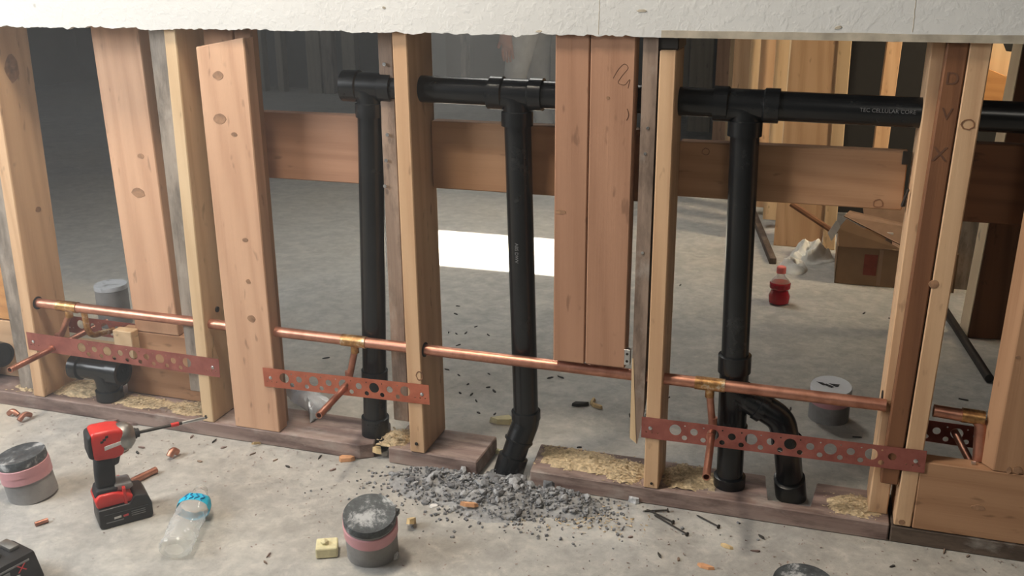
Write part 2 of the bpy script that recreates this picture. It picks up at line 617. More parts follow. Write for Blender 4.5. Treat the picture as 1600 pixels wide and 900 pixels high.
def timber(name, label, cat, tone, xb, xt, y0, y1, z0, z1, zt=0.96, axis='Z', bev=0.0022, group=None, cut=None):
    """upright stick: X range xb at z0 and xt at height zt, extrapolated to z1."""
    f = (z1 - z0) / (zt - z0)
    tx = [xb[i] + (xt[i] - xb[i]) * f for i in (0, 1)]
    bm = nb()
    prism(bm, [(xb[0], y0), (xb[1], y0), (xb[1], y1), (xb[0], y1)],
          [(tx[0], y0), (tx[1], y0), (tx[1], y1), (tx[0], y1)], z0, z1, bev)
    if cut:
        cut(bm)
    return obj(name, bm, wood(tone, axis), None, label=label, cat=cat, group=group)


def knot(parent, c, rx, rz, n=(0, -1, 0), ring=False, rough=0):
    """a knot in the face of a timber: a thin slightly raised oval."""
    n = Vector(n)
    u = Vector((0, 0, 1))
    r = u.cross(n).normalized()
    bm = nb()
    seg = 14
    c = Vector(c)
    rnd = random.Random(int(abs(c.x * 997 + c.z * 131)))
    out = []
    for i in range(seg):
        t = 2 * math.pi * i / seg
        f = rnd.uniform(0.88, 1.1)
        out.append((math.cos(t) * rx * f, math.sin(t) * rz * f))
    A = [bm.verts.new(c - n * 0.001 + r * x + u * y) for x, y in out]
    B = [bm.verts.new(c + n * 0.0007 + r * x * 0.94 + u * y * 0.94) for x, y in out]
    for i in range(seg):
        bm.faces.new((A[i], A[(i + 1) % seg], B[(i + 1) % seg], B[i]))
    if ring:
        C2 = [bm.verts.new(c + n * 0.0007 + r * x * 0.76 + u * y * 0.76) for x, y in out]
        D = [bm.verts.new(c - n * 0.0005 + r * x * 0.70 + u * y * 0.70) for x, y in out]
        for i in range(seg):
            bm.faces.new((B[i], B[(i + 1) % seg], C2[(i + 1) % seg], C2[i]))
            bm.faces.new((C2[i], C2[(i + 1) % seg], D[(i + 1) % seg], D[i]))
    else:
        bm.faces.new(B)
    return obj('knot', bm, M_KNOTRIM if ring else M_KNOT, parent)


def nail_head(parent, c, n=(0, -1, 0), r=0.004, out=0.004, mat=None):
    bm = nb()
    c, n = Vector(c), Vector(n)
    lathe(bm, c - n * 0.004, c + n * 0.1, [(0, r * 0.5), (out, r * 0.5), (out + 0.001, r), (out + 0.0025, r)], 8)
    return obj('nail_head', bm, mat or M_DSTEEL, parent)
# ================================================================ the setting
YW = 0.13          # depth of the framing
def setting(name, bm, mat, smooth=False, label=None):
    return obj(name, bm, mat, None, smooth=smooth, kind='structure', label=label)


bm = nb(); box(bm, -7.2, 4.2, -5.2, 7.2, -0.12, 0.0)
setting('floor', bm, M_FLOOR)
hx0, hx1, hy0, hy1 = -1.56 - 0.27, -0.87 - 0.27, 1.49 + 0.81, 2.0 + 0.81  # opening invented in the unseen ceiling to shape the sun patch
bm = nb()
for q in ((-7.2, hx0, -5.2, 7.2), (hx1, 4.2, -5.2, 7.2), (hx0, hx1, -5.2, hy0), (hx0, hx1, hy1, 7.2)):
    box(bm, *q, 2.7, 2.82)
setting('ceiling', bm, M_CEIL)
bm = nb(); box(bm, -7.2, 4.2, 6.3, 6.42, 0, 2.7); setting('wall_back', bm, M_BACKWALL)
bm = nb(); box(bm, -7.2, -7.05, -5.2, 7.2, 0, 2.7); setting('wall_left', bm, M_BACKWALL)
bm = nb(); box(bm, 4.05, 4.2, -5.2, 7.2, 0, 2.7); setting('wall_right', bm, M_SIDE)
bm = nb(); box(bm, -7.2, 4.2, -5.2, -5.05, 0, 2.7); setting('wall_front', bm, M_SIDE)

# painted drywall left hanging on the upper framing, its lower edge cut ragged
bm = nb()
xs = [-7.0, -5.0, -3.2] + [-2.7 + i * 0.006 for i in range(667)] + [2.2, 4.0]
cols = []
for x in xs:
    rag = noise.noise(Vector((x * 16, 0.3, 0))) * 0.004 + noise.noise(Vector((x * 60, 1.7, 0))) * 0.0045 + noise.noise(Vector((x * 150, 2.7, 0))) * 0.003
    if x > -0.35:
        rag *= 0.15
    if -1.45 < x < -0.9:
        rag += 0.003 * max(0, noise.noise(Vector((x * 30, 5, 0))))
    z = 0.9665 + rag
    cols.append([bm.verts.new((x, yy, zz)) for yy, zz in ((-0.0135, z), (-0.0135, z + 0.02), (-0.0135, 2.7), (-0.0005, 2.7), (-0.0005, z + 0.02), (-0.0005, z))])
for A, B in zip(cols, cols[1:]):
    for i in range(6):
        j = (i + 1) % 6
        bm.faces.new((A[i], A[j], B[j], B[i]))
bm.faces.new(cols[0]); bm.faces.new(cols[-1][::-1])
setting('wall_partition', bm, M_DRY)
# bare paper band along the cut and a few chipped spots
bm = nb()
prev = None
for i in range(90):
    x = -0.30 + i * 0.014
    h = 0.013 + 0.002 * noise.noise(Vector((x * 12, 0, 3)))
    c = [bm.verts.new((x, -0.0144, 0.9662)), bm.verts.new((x, -0.0144, 0.9662 + h)), bm.verts.new((x, -0.0134, 0.9662 + h)), bm.verts.new((x, -0.0134, 0.9662))]
    if prev:
        for q in range(4):
            bm.faces.new((prev[q], prev[(q + 1) % 4], c[(q + 1) % 4], c[q]))
    prev = c
setting('trim_1', bm, M_PAPER)
for i, (x, z, l) in enumerate((((-0.8458, -0.0135, 1.0138)[0], (-0.8458, -0.0135, 1.0138)[2], 0.010), ((-0.3370, -0.0135, 1.0125)[0], (-0.3370, -0.0135, 1.0125)[2], 0.022), ((-0.5306, -0.0135, 0.9736)[0], (-0.5306, -0.0135, 0.9736)[2], 0.014), ((0.0039, -0.0135, 0.9882)[0], (0.0039, -0.0135, 0.9882)[2], 0.016))):
    bm = nb()
    shard(bm, (0, 0, 0), l, 0.006, 0.0012, 0, 40 + i)
    bmesh.ops.transform(bm, matrix=Matrix.Translation((x, -0.0133, z)) @ Matrix.Rotation(R(90), 4, 'X') @ Matrix.Rotation(R(10 * (i - 1)), 4, 'Z'), verts=bm.verts)
    setting('trim_%d' % (i + 2), bm, M_PAPER)

for i, (x0, z0, x1, z1) in enumerate((((-0.4154, -0.0135, 1.0309)[0], (-0.4156, -0.0135, 1.0376)[2], (-0.4164, -0.0135, 0.9697)[0], (-0.4164, -0.0135, 0.9697)[2]), ((0.1226, -0.0135, 1.0342)[0], (0.1218, -0.0135, 1.0404)[2], (0.1235, -0.0135, 0.9825)[0], (0.1235, -0.0135, 0.9825)[2]))):
    bm = nb()
    n = 14
    sweep(bm, [(x0 + (x1 - x0) * j / n + 0.0016 * noise.noise(Vector((j * 0.7, i * 9, 0))), -0.0133, z0 + (z1 - z0) * j / n) for j in range(n + 1)], 0.0007, 5)
    setting('trim_%d' % (i + 6), bm, M_PAPER, label='hairline crack in the drywall')

# ---------------------------------------------------------------- sole plates
def plate(label, foot, z1, tone):
    bm = nb()
    prism(bm, foot, foot, 0.0, z1, 0.0025)
    return obj('sole_plate', bm, wood(tone, 'X'), label=label, cat='plate')


plate('long weathered sole plate under the left bays, ending at the leftmost tall drain pipe',
      [(-3.0, 0), ((-0.9661, 0.0000, 0.0347)[0], 0), ((-0.9353, 0.0000, 0.0345)[0], 0.02), ((-0.9490, 0.0000, 0.0488)[0], 0.06), ((-0.9425, 0.0000, 0.0498)[0], YW), (-3.0, YW)], 0.038, 'plate')
plate('short sawn-off block of sole plate carrying the stud pair beside the gravel',
      [((-0.8936, 0.0000, 0.0311)[0], 0.006), ((-0.6756, 0.0000, 0.0217)[0], 0.0), ((-0.6711, 0.0000, 0.0224)[0], YW), ((-0.8963, 0.0000, 0.0405)[0], YW)], 0.040, 'plate')
n0, n1 = (-0.0578, 0.0523, 0.0380)[0], (0.0496, 0.0853, 0.0380)[0]
plate('sawdust-covered sole plate with a notch cut around the bent drain branch',
      [((-0.5518, -0.0000, 0.0227)[0], 0), (0.19, 0), (0.19, YW), (n1, YW), (n1 - 0.008, 0.022), (n0 + 0.01, 0.022), (n0, YW), ((-0.5636, 0.0000, 0.0207)[0], YW)], 0.038, 'plate')
plate('dark stained sole plate under the horizontal header board at right', [(0.193, 0), (1.5, 0), (1.5, YW), (0.193, YW)], 0.036, 'darkplate')

# ---------------------------------------------------------------- studs
ZP = 0.0385
def X(p):
    return p[0]


timber('wall_stud', 'grey weathered stud at the far left edge, behind the bright knotty stud', 'stud', 'grey', (-1.960, -1.905), (-1.952, -1.897), 0.03, YW, ZP, 2.69)
s1 = timber('wall_stud', 'bright new stud with a big dark oval knot, copper pipe entering its side', 'stud', 'fir', (-1.889, -1.855), (-1.872, -1.838), 0.0, 0.118, ZP, 2.69)
timber('wall_stud', 'weathered grey-streaked stud sistered left of the pale yellow stud', 'stud', 'grey',
       (-1.432, -1.386), (-1.432, -1.372), 0.03, 0.10, 0.10, 2.69)
s3 = timber('wall_stud', 'pale yellow new stud with strap nailed to its front, left of the flat board', 'stud', 'pale', (-1.384, -1.352), (-1.370, -1.340), 0.0, 0.118, ZP, 2.69)
def slant(bm):
    for v in bm.verts:
        if v.co.z > 0.9:
            v.co.z += 0.022 * ((v.co.x + 1.294) / 0.12) + 0.003 * noise.noise(v.co * 90)


s4 = timber('flat_stud', 'wide flat pinkish board with two knots standing on the left sole plate', 'stud', 'pink', (-1.292, -1.172), (-1.294, -1.175), 0.0, 0.038, ZP, 0.929, cut=slant)
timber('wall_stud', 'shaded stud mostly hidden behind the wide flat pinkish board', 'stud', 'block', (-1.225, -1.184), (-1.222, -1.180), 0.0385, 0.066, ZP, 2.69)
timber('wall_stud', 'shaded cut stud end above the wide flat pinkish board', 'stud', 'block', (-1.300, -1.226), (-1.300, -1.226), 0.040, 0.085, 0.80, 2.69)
s5o = timber('wall_stud', 'brown weathered stud pitted with old nails, right of the leftmost drain pipe', 'stud', 'old', (-0.897, -0.858), (-0.893, -0.860), 0.05, YW, 0.088, 2.69)
s5 = timber('wall_stud', 'new stud with a round knot, copper pipe leaving its side, beside the gravel', 'stud', 'fir', (-0.836, -0.800), (-0.838, -0.806), 0.0, YW, 0.0405, 2.69)
s6a = timber('hanging_board', 'narrower reddish board of the pair hung above the copper pipe', 'board', 'red', (-0.5015, -0.4345), (-0.502, -0.4355), 0.0, 0.036, 0.305, 2.69)
s6b = timber('hanging_board', 'wider reddish board with ink scribbles of the pair hung above the copper pipe', 'board', 'red', (-0.4325, -0.349), (-0.4335, -0.348), -0.001, 0.036, 0.306, 2.69)
s7o = timber('wall_stud', 'brown stud snapped off above the strap, left of the cream stud at right', 'stud', 'brown', (0.163, 0.1955), (0.1815, 0.2155), 0.0, 0.034, 0.126, 2.69)
s7 = timber('wall_stud', 'new cream stud at right with a ring knot and a strap end', 'stud', 'fir', (0.197, 0.229), (0.2165, 0.2515), 0.0, YW, ZP, 2.69)
s7c = timber('wall_stud', 'pale stud behind the brown snapped stud, copper pipe entering its left side', 'stud', 'fir', (0.150, 0.186), (0.160, 0.198), 0.0355, YW, ZP, 2.69)
s6n = timber('wall_stud', 'slim new stud at centre right carrying the left end of the longest strap', 'stud', 'fir', (-0.301, -0.270), (-0.304, -0.273), 0.0, 0.10, ZP, 0.943)
bm = nb(); box(bm, -0.309, -0.270, 0.004, 0.10, 0.9435, 1.02, 0.002)
obj('stud_shim', bm, M_DSTEEL, s6n, label='black packer on the stud top')
# splintered old stud beside it
bm = nb()
prism(bm, [(-0.334, 0.0), (-0.318, 0.0), (-0.307, 0.0), (-0.307, 0.036), (-0.334, 0.036)], [(-0.337, 0.0), (-0.322, 0.0), (-0.307, 0.0), (-0.307, 0.036), (-0.337, 0.036)], 0.20, 2.69, 0.0)
rnd = random.Random(5)
for v in bm.verts:
    if v.co.z < 0.3:
        v.co.z = {-0.334: 0.150, -0.318: 0.138, -0.307: 0.200}[round(v.co.x, 3)] + (0.03 if v.co.y > 0.02 else 0)
s6o = obj('wall_stud', bm, wood('old'), label='weathered stud broken into a splintered point, against the slim new stud', cat='stud')
bm = nb()
prism(bm, [(-0.3335, -0.001), (-0.3200, -0.001), (-0.3190, 0.002), (-0.3335, 0.002)], [(-0.3350, -0.001), (-0.3320, -0.001), (-0.3320, 0.002), (-0.3350, 0.002)], 0.150, 0.33)
for v in bm.verts:
    if v.co.z < 0.2 and v.co.x > -0.325:
        v.co.z = 0.140
obj('bare_splinter', bm, wood('pale'), s6o, label='pale freshly broken wood')

# knots, nails, stamps
knot(s1, (-1.8396, 0.052, 0.865), 0.022, 0.034, (1, 0, 0))
knot(s1, (-1.8460, 0.070, 0.52), 0.010, 0.007, (1, 0, 0))
for yy, zz in ((0.03, 0.44), (0.075, 0.62), (0.058, 0.60), (0.09, 0.58), (0.06, 0.33)):
    nail_head(s1, (X((-1.855 + (zz - 0.04) * 0.0185, 0)), yy, zz), (1, 0, 0), 0.003, 0.001)
knot(s4, (-1.2447, 0.0000, 0.8707), 0.014, 0.010); knot(s4, (-1.2521, 0.0000, 0.7780), 0.017, 0.012)
knot(s4, (-1.2193, 0.0000, 0.3219), 0.011, 0.009); knot(s4, (-1.2167, 0.0000, 0.5096), 0.008, 0.005); knot(s4, (-1.2191, 0.0000, 0.7462), 0.008, 0.005); knot(s4, (-1.2185, 0.0000, 0.4116), 0.006, 0.006)
knot(s5, (-0.806, -0.0001, (-0.8128, 0.0000, 0.2311)[2]), 0.009, 0.012, ring=True)
knot(s7, (0.2309, 0.0000, 0.8292), 0.012, 0.010, ring=True); knot(s7, (0.2114, 0.0000, 0.0473), 0.006, 0.006)
knot(s7o, (0.2107, -0.0000, 0.5401), 0.009, 0.008)
knot(s6a, (-0.4884, 0.0000, 0.6255), 0.012, 0.005); knot(s6b, (*(-0.3983, 0.0000, 0.8529)[:1], -0.001, (-0.3983, 0.0000, 0.8529)[2]), 0.004, 0.003)
for px_ in ((-0.8081, -0.0000, 0.0701), (-1.2111, 0.0000, 0.0769)):
    pass
nail_head(s5, (-0.8193, 0.0000, 0.0635)); nail_head(s3, (-1.3721, 0.0000, 0.0542), r=0.003); nail_head(s6n, (-0.2840, 0.0000, 0.0514), r=0.003)
for p in ((-0.8778, 0.0500, 0.8990), (-0.8834, 0.0500, 0.6990), (-0.8891, 0.0500, 0.6432), (-0.8778, 0.0500, 0.7538)):
    nail_head(s5o, p, r=0.004, out=0.008, mat=M_STEEL)
for p in ((-0.3208, 0.0000, 0.7995), (-0.3238, 0.0000, 0.7507), (-0.3216, 0.0000, 0.5547)):
    nail_head(s6o, p, r=0.003, out=0.003, mat=M_STEEL)
for p in ((-1.3725, 0.0300, 0.0368), (-1.3863, 0.0800, 0.0277)):
    nail_head(s3, (-1.352, p[1], p[2] + 0.01), (1, 0, 0), 0.004, 0.001)
for zz in (0.075, 0.058):
    nail_head(s4, (-1.172, 0.02, zz), (1, 0, 0), 0.004, 0.001)
# the faint stamp running down the brown stud, the ink scribble on the wide hanging board
put_text('stamp', 'D', 0.030, M_INK, s7o, (0.196, -0.0004, 0.905), (1, 0, 0), (0, 0, 1))
put_text('stamp', 'V', 0.030, M_INK, s7o, (0.195, -0.0004, 0.845), (1, 0, 0), (0, 0, 1))
put_text('stamp', 'X', 0.036, M_INK, s7o, (0.192, -0.0004, 0.775), (1, 0, 0), (0, 0, 1))
bm = nb()
scr = [(958, 118), (966, 104), (976, 96), (982, 104), (972, 118), (964, 128), (975, 132), (984, 122), (981, 136)]
scr = [(-0.3893, -0.0010, 0.8901), (-0.3800, -0.0010, 0.9068), (-0.3683, -0.0010, 0.9188), (-0.3596, -0.0010, 0.9097), (-0.3724, -0.0010, 0.8953), (-0.3817, -0.0010, 0.8809), (-0.3670, -0.0010, 0.8766), (-0.3566, -0.0010, 0.8910), (-0.3608, -0.0010, 0.8721)]
sweep(bm, fillet(scr, 0.006, 3), 0.0006, 6)
obj('ink_scribble', bm, M_INK, s6b)
bm = nb()
sweep(bm, fillet([(-0.3608, -0.0010, 0.8340), (-0.3567, -0.0010, 0.8222), (-0.3613, -0.0010, 0.8124)], 0.006, 3), 0.0008, 6)
obj('ink_scribble', bm, M_INK, s6b)
# small punched nail plate on the lower corner of the wide hanging board
bm = nb()
box(bm, (-0.3508, 0.0000, 0.3488)[0], (-0.3390, 0.0000, 0.3122)[0], -0.002, 0.012, (-0.3444, 0.0000, 0.3143)[2], (-0.3455, 0.0000, 0.3480)[2], 0.0005)
o = obj('nail_plate', bm, M_STEEL, s6b, label='small bright nail plate')
for z in (0.25, 0.72):
    bm = nb()
    zz = (-0.3444, 0.0000, 0.3143)[2] * (1 - z) + (-0.3455, 0.0000, 0.3480)[2] * z
    lathe(bm, ((-0.3449, 0.0000, 0.3312)[0], -0.0018, zz), ((-0.3449, 0.0000, 0.3312)[0], -0.003, zz), [(0, 0.003), (0.0006, 0.003)], 8)
    obj('punched_hole', bm, M_HOLE, o)

# flat board standing on the low blocking at left, and that blocking
s2 = timber('flat_stud', 'wide flat tan board standing on the low blocking at left', 'stud', 'pink',
            (-1.622, -1.494), (-1.636, -1.504), 0.092, YW, 0.214, 2.69)
knot(s2, (-1.560, 0.092, 0.575), 0.020, 0.012); knot(s2, (-1.54, 0.092, 0.665), 0.010, 0.006)
bm = nb(); box(bm, -1.672, -1.440, 0.092, YW, 0.0395, 0.213, 0.002)
obj('low_blocking', bm, wood('block', 'X'), label='short board on edge between studs at left, behind the left strap', cat='blocking')
bm = nb(); box(bm, -1.668, -1.612, 0.062, 0.091, 0.150, 0.222, 0.002)
obj('wood_block', bm, wood('pale', 'Y'), label='small square offcut block leaning on the low blocking behind the copper pipe', cat='block')
bm = nb(); box(bm, -2.10, -1.72, 0.30, 0.39, 0.001, 0.035, 0.002)
obj('floor_offcut', bm, wood('pale', 'X'), label='pale offcut board lying on the floor behind the left strap', cat='offcut')
bm = nb(); box(bm, -2.75, -1.962, 0.085, YW, 0.0395, 0.20, 0.002)
obj('low_blocking', bm, wood('fir', 'X'), label='tan board on edge at the far left edge behind the black pipe end', cat='blocking')
bm = nb(); box(bm, -2.75, -1.962, 0.085, YW, 0.204, 0.345, 0.002)
obj('low_blocking', bm, wood('orange', 'X'), label='orange-tan board stacked on the tan one at the far left edge', cat='blocking')

# horizontal blocking between the studs
def blocking(label, x0, x1, z0, z1, tone='block', y0=0.097):
    bm = nb(); box(bm, x0, x1, y0, YW, z0, z1, 0.002)
    return obj('blocking', bm, wood(tone, 'X'), label=label, cat='blocking')


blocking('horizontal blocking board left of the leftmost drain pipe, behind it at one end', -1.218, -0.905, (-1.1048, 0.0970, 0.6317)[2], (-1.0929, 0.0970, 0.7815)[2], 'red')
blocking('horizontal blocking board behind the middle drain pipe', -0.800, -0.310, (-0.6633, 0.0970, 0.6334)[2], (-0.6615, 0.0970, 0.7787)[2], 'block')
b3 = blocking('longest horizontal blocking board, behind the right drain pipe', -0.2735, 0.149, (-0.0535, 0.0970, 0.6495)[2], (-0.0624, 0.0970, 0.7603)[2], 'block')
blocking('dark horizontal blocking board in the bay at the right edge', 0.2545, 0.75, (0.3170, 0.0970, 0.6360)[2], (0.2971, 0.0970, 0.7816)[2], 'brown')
knot(b3, (-0.2210, 0.0970, 0.7423), 0.009, 0.008, ring=True); knot(b3, (0.1060, 0.0970, 0.6603), 0.010, 0.009, ring=True)
bm = nb()
box(bm, (0.1389, 0.0960, 0.7609)[0], (0.1531, 0.0960, 0.7616)[0], 0.093, 0.0965, (0.1481, 0.0960, 0.7375)[2], (0.1453, 0.0960, 0.7624)[2], 0.0008)
h = obj('hanger_clip', bm, M_DSTEEL, b3, label='dark metal clip')
bm = nb()
ncube(bm, ((0.1604, 0.0500, 0.6748)[0] - 0.012, 0.05, (0.1604, 0.0500, 0.6748)[2] + 0.01), (0.004, 0.012, 0.034), Matrix.Rotation(R(14), 3, 'Y'), 0.0015)
obj('iron_wedge', bm, M_DSTEEL, s7c, label='dark bent nail plate')

# header on edge at right with its board
bm = nb(); box(bm, 0.231, 1.4, 0.0, 0.038, 0.0375, 0.1835, 0.002)
hd = obj('header_board', bm, wood('block', 'X'), label='thick board on edge along the bottom at right, on the dark sole plate', cat='header')
knot(hd, (0.3416, 0.0000, 0.1032), 0.014, 0.006)
bm = nb()
fb = [(0.357, 0.0), (0.475, 0.002), (0.475, 0.038), (0.336, 0.034)]
ft = [(x + 0.012, y) for x, y in fb]
prism(bm, fb, [(x + 0.036, y) for x, y in fb], 0.1845, 2.69, 0.0015)
rb = obj('flat_stud', bm, wood('block'), label='wide flat board standing on the header at the right edge', cat='stud')
knot(rb, (0.3979, 0.0000, 0.1919), 0.008, 0.008); knot(rb, (0.3831, 0.0000, 0.1895), 0.005, 0.008); knot(rb, (0.3661, 0.0000, 0.4162), 0.004, 0.004)
bm = nb(); ncube(bm, ((0.3251, 0.0200, 0.1861)[0], 0.018, 0.187), (0.008, 0.006, 0.006), None, 0.001)
obj('nail_plate', bm, M_STEEL, rb)

# ================================================================ black drain pipe
YP = 0.067
RP, RH = 0.0275, 0.0325
zl, zr = (-0.9798, 0.0670, 0.8510)[2], (0.3266, 0.0670, 0.8353)[2]
xl, xr = (-0.9798, 0.0670, 0.8510)[0], (0.3266, 0.0670, 0.8353)[0]
def hz(x):
    return zl + (zr - zl) * (x - xl) / (xr - xl)


drain = thing('drain_pipe', 'black plastic drain run: horizontal pipe with three tall risers and their fittings', 'drain pipe', (xl, YP, 0))
T1, T2, T3 = (-0.9244, 0.0670, 0.8301)[0], (-0.5990, 0.0670, 0.8412)[0], (-0.1472, 0.0670, 0.8328)[0]


def part(name, bm, mat=M_ABS, parent=None, smooth=True, label=None):
    return obj(name, bm, mat, parent or drain, smooth=smooth, label=label)


def hpipe(x0, x1):
    bm = nb(); lathe(bm, (x0, YP, hz(x0)), (x1, YP, hz(x1)), [(0, RP), (x1 - x0, RP)], 28)
    return part('pipe', bm)


def tee(x, zdrop, lx=0.055, rx=0.055, bend=-1):
    bm = nb()
    L = lx + rx
    lathe(bm, (x - lx, YP, hz(x - lx)), (x + rx, YP, hz(x + rx)),
          [(0, RP), (0, RH), (0.026, RH), (0.029, RP + 0.0015), (L - 0.029, RP + 0.0015), (L - 0.026, RH), (L, RH), (L, RP)], 28)
    zc = hz(x)
    pts = fillet([(x + bend * 0.06, YP, zc - 0.005), (x, YP, zc - 0.005), (x, YP, zdrop + 0.01)], 0.06, 8)
    sweep(bm, pts, RP + 0.001, 24)
    lathe(bm, (x, YP, zdrop + 0.030), (x, YP, zdrop), [(0, RP), (0.002, RH), (0.030, RH), (0.030, RP)], 28)
    return part('tee', bm)


hpipe(T1, T2 - 0.05); hpipe(T2 + 0.05, T3 - 0.05); hpipe(T3 + 0.05, 0.9)
t1 = tee(T1, (-0.9239, 0.0670, 0.7870)[2], 0.050, 0.055, -1)
t2 = tee(T2, (-0.5992, 0.0670, 0.7820)[2]); t3 = tee(T3, (-0.1426, 0.0670, 0.7823)[2], 0.06, 0.06)
bm = nb(); lathe(bm, (T1 - 0.048, YP, hz(T1)), (T1 - 0.06, YP, hz(T1)), [(0, RP - 0.002), (0.001, RH), (0.010, RH), (0.012, RP)], 24)
part('end_cap', bm)


def riser(a, b):
    bm = nb(); lathe(bm, a, b, [(0, RP), ((Vector(b) - Vector(a)).length, RP)], 28)
    return part('riser', bm)


def hub(p, d, L, r=RH):
    p, d = Vector(p), Vector(d).normalized()
    bm = nb(); lathe(bm, p, p + d, [(0, RP), (0.0015, r), (L - 0.0015, r), (L, RP)], 28)
    return part('coupling', bm)


# left riser
a1, b1 = Vector((T1, YP, hz(T1) - 0.03)), Vector((-0.9547, 0.0670, 0.0150))
riser(a1, b1)
d1 = (b1 - a1).normalized()
hub(a1 + d1 * ((a1.z - (-0.9447, 0.0670, 0.2027)[2])), d1, 0.045, RP + 0.003)
hub(a1 + d1 * ((a1.z - (-0.9511, 0.0670, 0.0826)[2])), d1, (-0.9513, 0.0670, 0.0793)[2] - 0.004, RH)
# middle riser, kicking forward into the gap of the sole plate
e2 = Vector((-0.5808, 0.0670, 0.1317))
f2 = Vector((-0.6141, 0.0324, 0.0000))
a2 = Vector((T2, YP, hz(T2) - 0.03))
riser(a2, e2)
d2 = (e2 - a2).normalized()
dd = (f2 - e2).normalized()
hub(e2 - d2 * 0.018, d2, 0.022)
bm = nb(); sweep(bm, fillet([e2 - d2 * 0.005, e2 + Vector((0, 0, -0.012)), e2 + dd * 0.06], 0.03, 6), RP + 0.0025, 28)
part('elbow', bm)
riser(e2 + dd * 0.02, f2 - dd * 0.0)
hub(e2 + dd * 0.052, dd, 0.006, RH)
hub(f2 - dd * 0.048, dd, 0.050, RH + 0.001)
# right riser with its wye branch
a3, b3_ = Vector((T3, YP, hz(T3) - 0.03)), Vector((-0.1286, 0.0670, 0.0271))
riser(a3, b3_)
d3 = (b3_ - a3).normalized()
def on3(z):
    return a3 + d3 * ((a3.z - z) / -d3.z)
z1 = (-0.1378, 0.0670, 0.3366)[2]; z2 = (-0.1353, 0.0670, 0.2987)[2]; z3 = (-0.1251, 0.0670, 0.1399)[2]
bm = nb()
lathe(bm, on3(z1), on3(z3), [(0, RP), (0.0015, RH + 0.001), (z1 - z2, RH + 0.001), (z1 - z2 + 0.002, RP + 0.002), (z1 - z3 - 0.04, RP + 0.002), (z1 - z3 - 0.038, RH), (z1 - z3, RH), (z1 - z3, RP)], 28)
y0_ = on3((-0.1283, 0.0670, 0.2495)[2] + 0.01)
yb = Vector((-0.0326, 0.0670, 0.2049)); yc = Vector((-0.0187, 0.0670, 0.1413))
sweep(bm, [y0_, y0_ + (yb - y0_) * 0.60], RP + 0.002, 28)
part('wye', bm)
dy = (yb - y0_).normalized()
hub(y0_ + dy * ((yb - y0_).length * 0.50), dy, 0.018, RH)
bm = nb(); sweep(bm, fillet([y0_ + (yb - y0_) * 0.60, yb, yc], 0.034, 10), RP + 0.0008, 28)
part('elbow', bm)
ye = Vector((-0.0008, 0.1215, 0.0000))
riser(yc + Vector((0, 0, 0.01)), ye)
hub(yc + Vector((0, 0, 0.018)), (ye - yc), 0.022, RH)
hub(ye - (ye - yc).normalized() * 0.062, ye - yc, 0.062, RH)
hub(on3(0.062), d3, 0.058, RH + 0.001)
# printed line on the right horizontal run
tx = (0.1295, 0.0670, 0.8410)[0]
o = put_text('pipe_print', 'TEC CELLULAR CORE', 0.0098, M_PRINT, drain, ((0.1013, 0.0670, 0.8411)[0], YP - RP - 0.0002, hz(tx) + 0.004), (1, 0, (zr - zl) / (xr - xl)), (0, 0, 1))
bm = nb(); box(bm, -0.0012, 0.0012, -0.0008, 0, 0, 0.16)
bmesh.ops.translate(bm, verts=bm.verts, vec=(T2 + 0.002, YP - RP - 0.0002, 0.40))
put_text('pipe_print', 'ABS DWV', 0.010, M_PRINT, drain, (T2 + 0.006, YP - RP - 0.0006, 0.52), (0, 0, -1), (1, 0, 0))
bm.free()

# ---------------------------------------------------------------- low trap fittings at left
tf = thing('drain_tee', 'low black drain tee with an open side mouth in the left bay', 'pipe fitting', ((-1.7087, 0.0600, 0.0428)[0], 0.06, 0.039))
xa, xb = (-1.7862, 0.0450, 0.1110)[0], (-1.6377, 0.0450, 0.1206)[0]
zc = (-1.7101, 0.0450, 0.1168)[2]
bm = nb()
L = xb - xa
lathe(bm, (xa, 0.045, zc), (xb, 0.045, zc), [(0, RP - 0.004), (0, RH), (0.024, RH), (0.026, RP), (L - 0.034, RP), (L - 0.032, RH + 0.002), (L, RH + 0.002), (L, RP - 0.002), (L - 0.03, RP - 0.003), (L - 0.03, 0)], 28)
sweep(bm, fillet([(xa + 0.03, 0.045, zc), (xa + L * 0.62, 0.045, zc), (xa + L * 0.66, 0.045, 0.045)], 0.04, 8), RP, 24)
part('tee_body', bm, parent=tf)
bm = nb(); lathe(bm, (xa + L * 0.66, 0.045, 0.066), (xa + L * 0.66, 0.045, 0.0395), [(0, RP), (0.001, RH + 0.001), (0.026, RH + 0.001), (0.0265, 0)], 28)
part('hub', bm, parent=tf)
te = thing('drain_elbow', 'black drain elbow with an open mouth cut by the left picture edge', 'pipe fitting', (-2.06, 0.05, 0.039))
bm = nb()
sweep(bm, fillet([(-2.10, 0.05, 0.04), (-2.10, 0.05, 0.128), (-2.00, 0.03, 0.128)], 0.05, 8), RP + 0.002, 24)
part('elbow_body', bm, parent=te)
bm = nb(); lathe(bm, (-2.035, 0.037, 0.128), (-1.985, 0.027, 0.128), [(0, RP), (0.001, RH), (0.038, RH), (0.038, RP - 0.002), (0.008, RP - 0.003), (0.008, 0)], 24)
part('mouth', bm, parent=te)

# ================================================================ copper water line
YC, RC = 0.024, 0.0121
zcL, zcR = 0.279, 0.272
cx0, cx1 = (-1.8490, 0.0280, 0.2830)[0] - 0.012, 0.158
def cz(x):
    return (-0.8938, 0.0280, 0.2855)[2] + (x + 0.9) * ((0.1589, 0.0280, 0.2816)[2] - (-0.8938, 0.0280, 0.2855)[2]) / ((0.1589, 0.0280, 0.2816)[0] - (-0.8938, 0.0280, 0.2855)[0])


cop = thing('copper_pipe', 'long horizontal copper water pipe with tees and short stubs, running through the studs', 'copper pipe', (cx0, YC, 0))


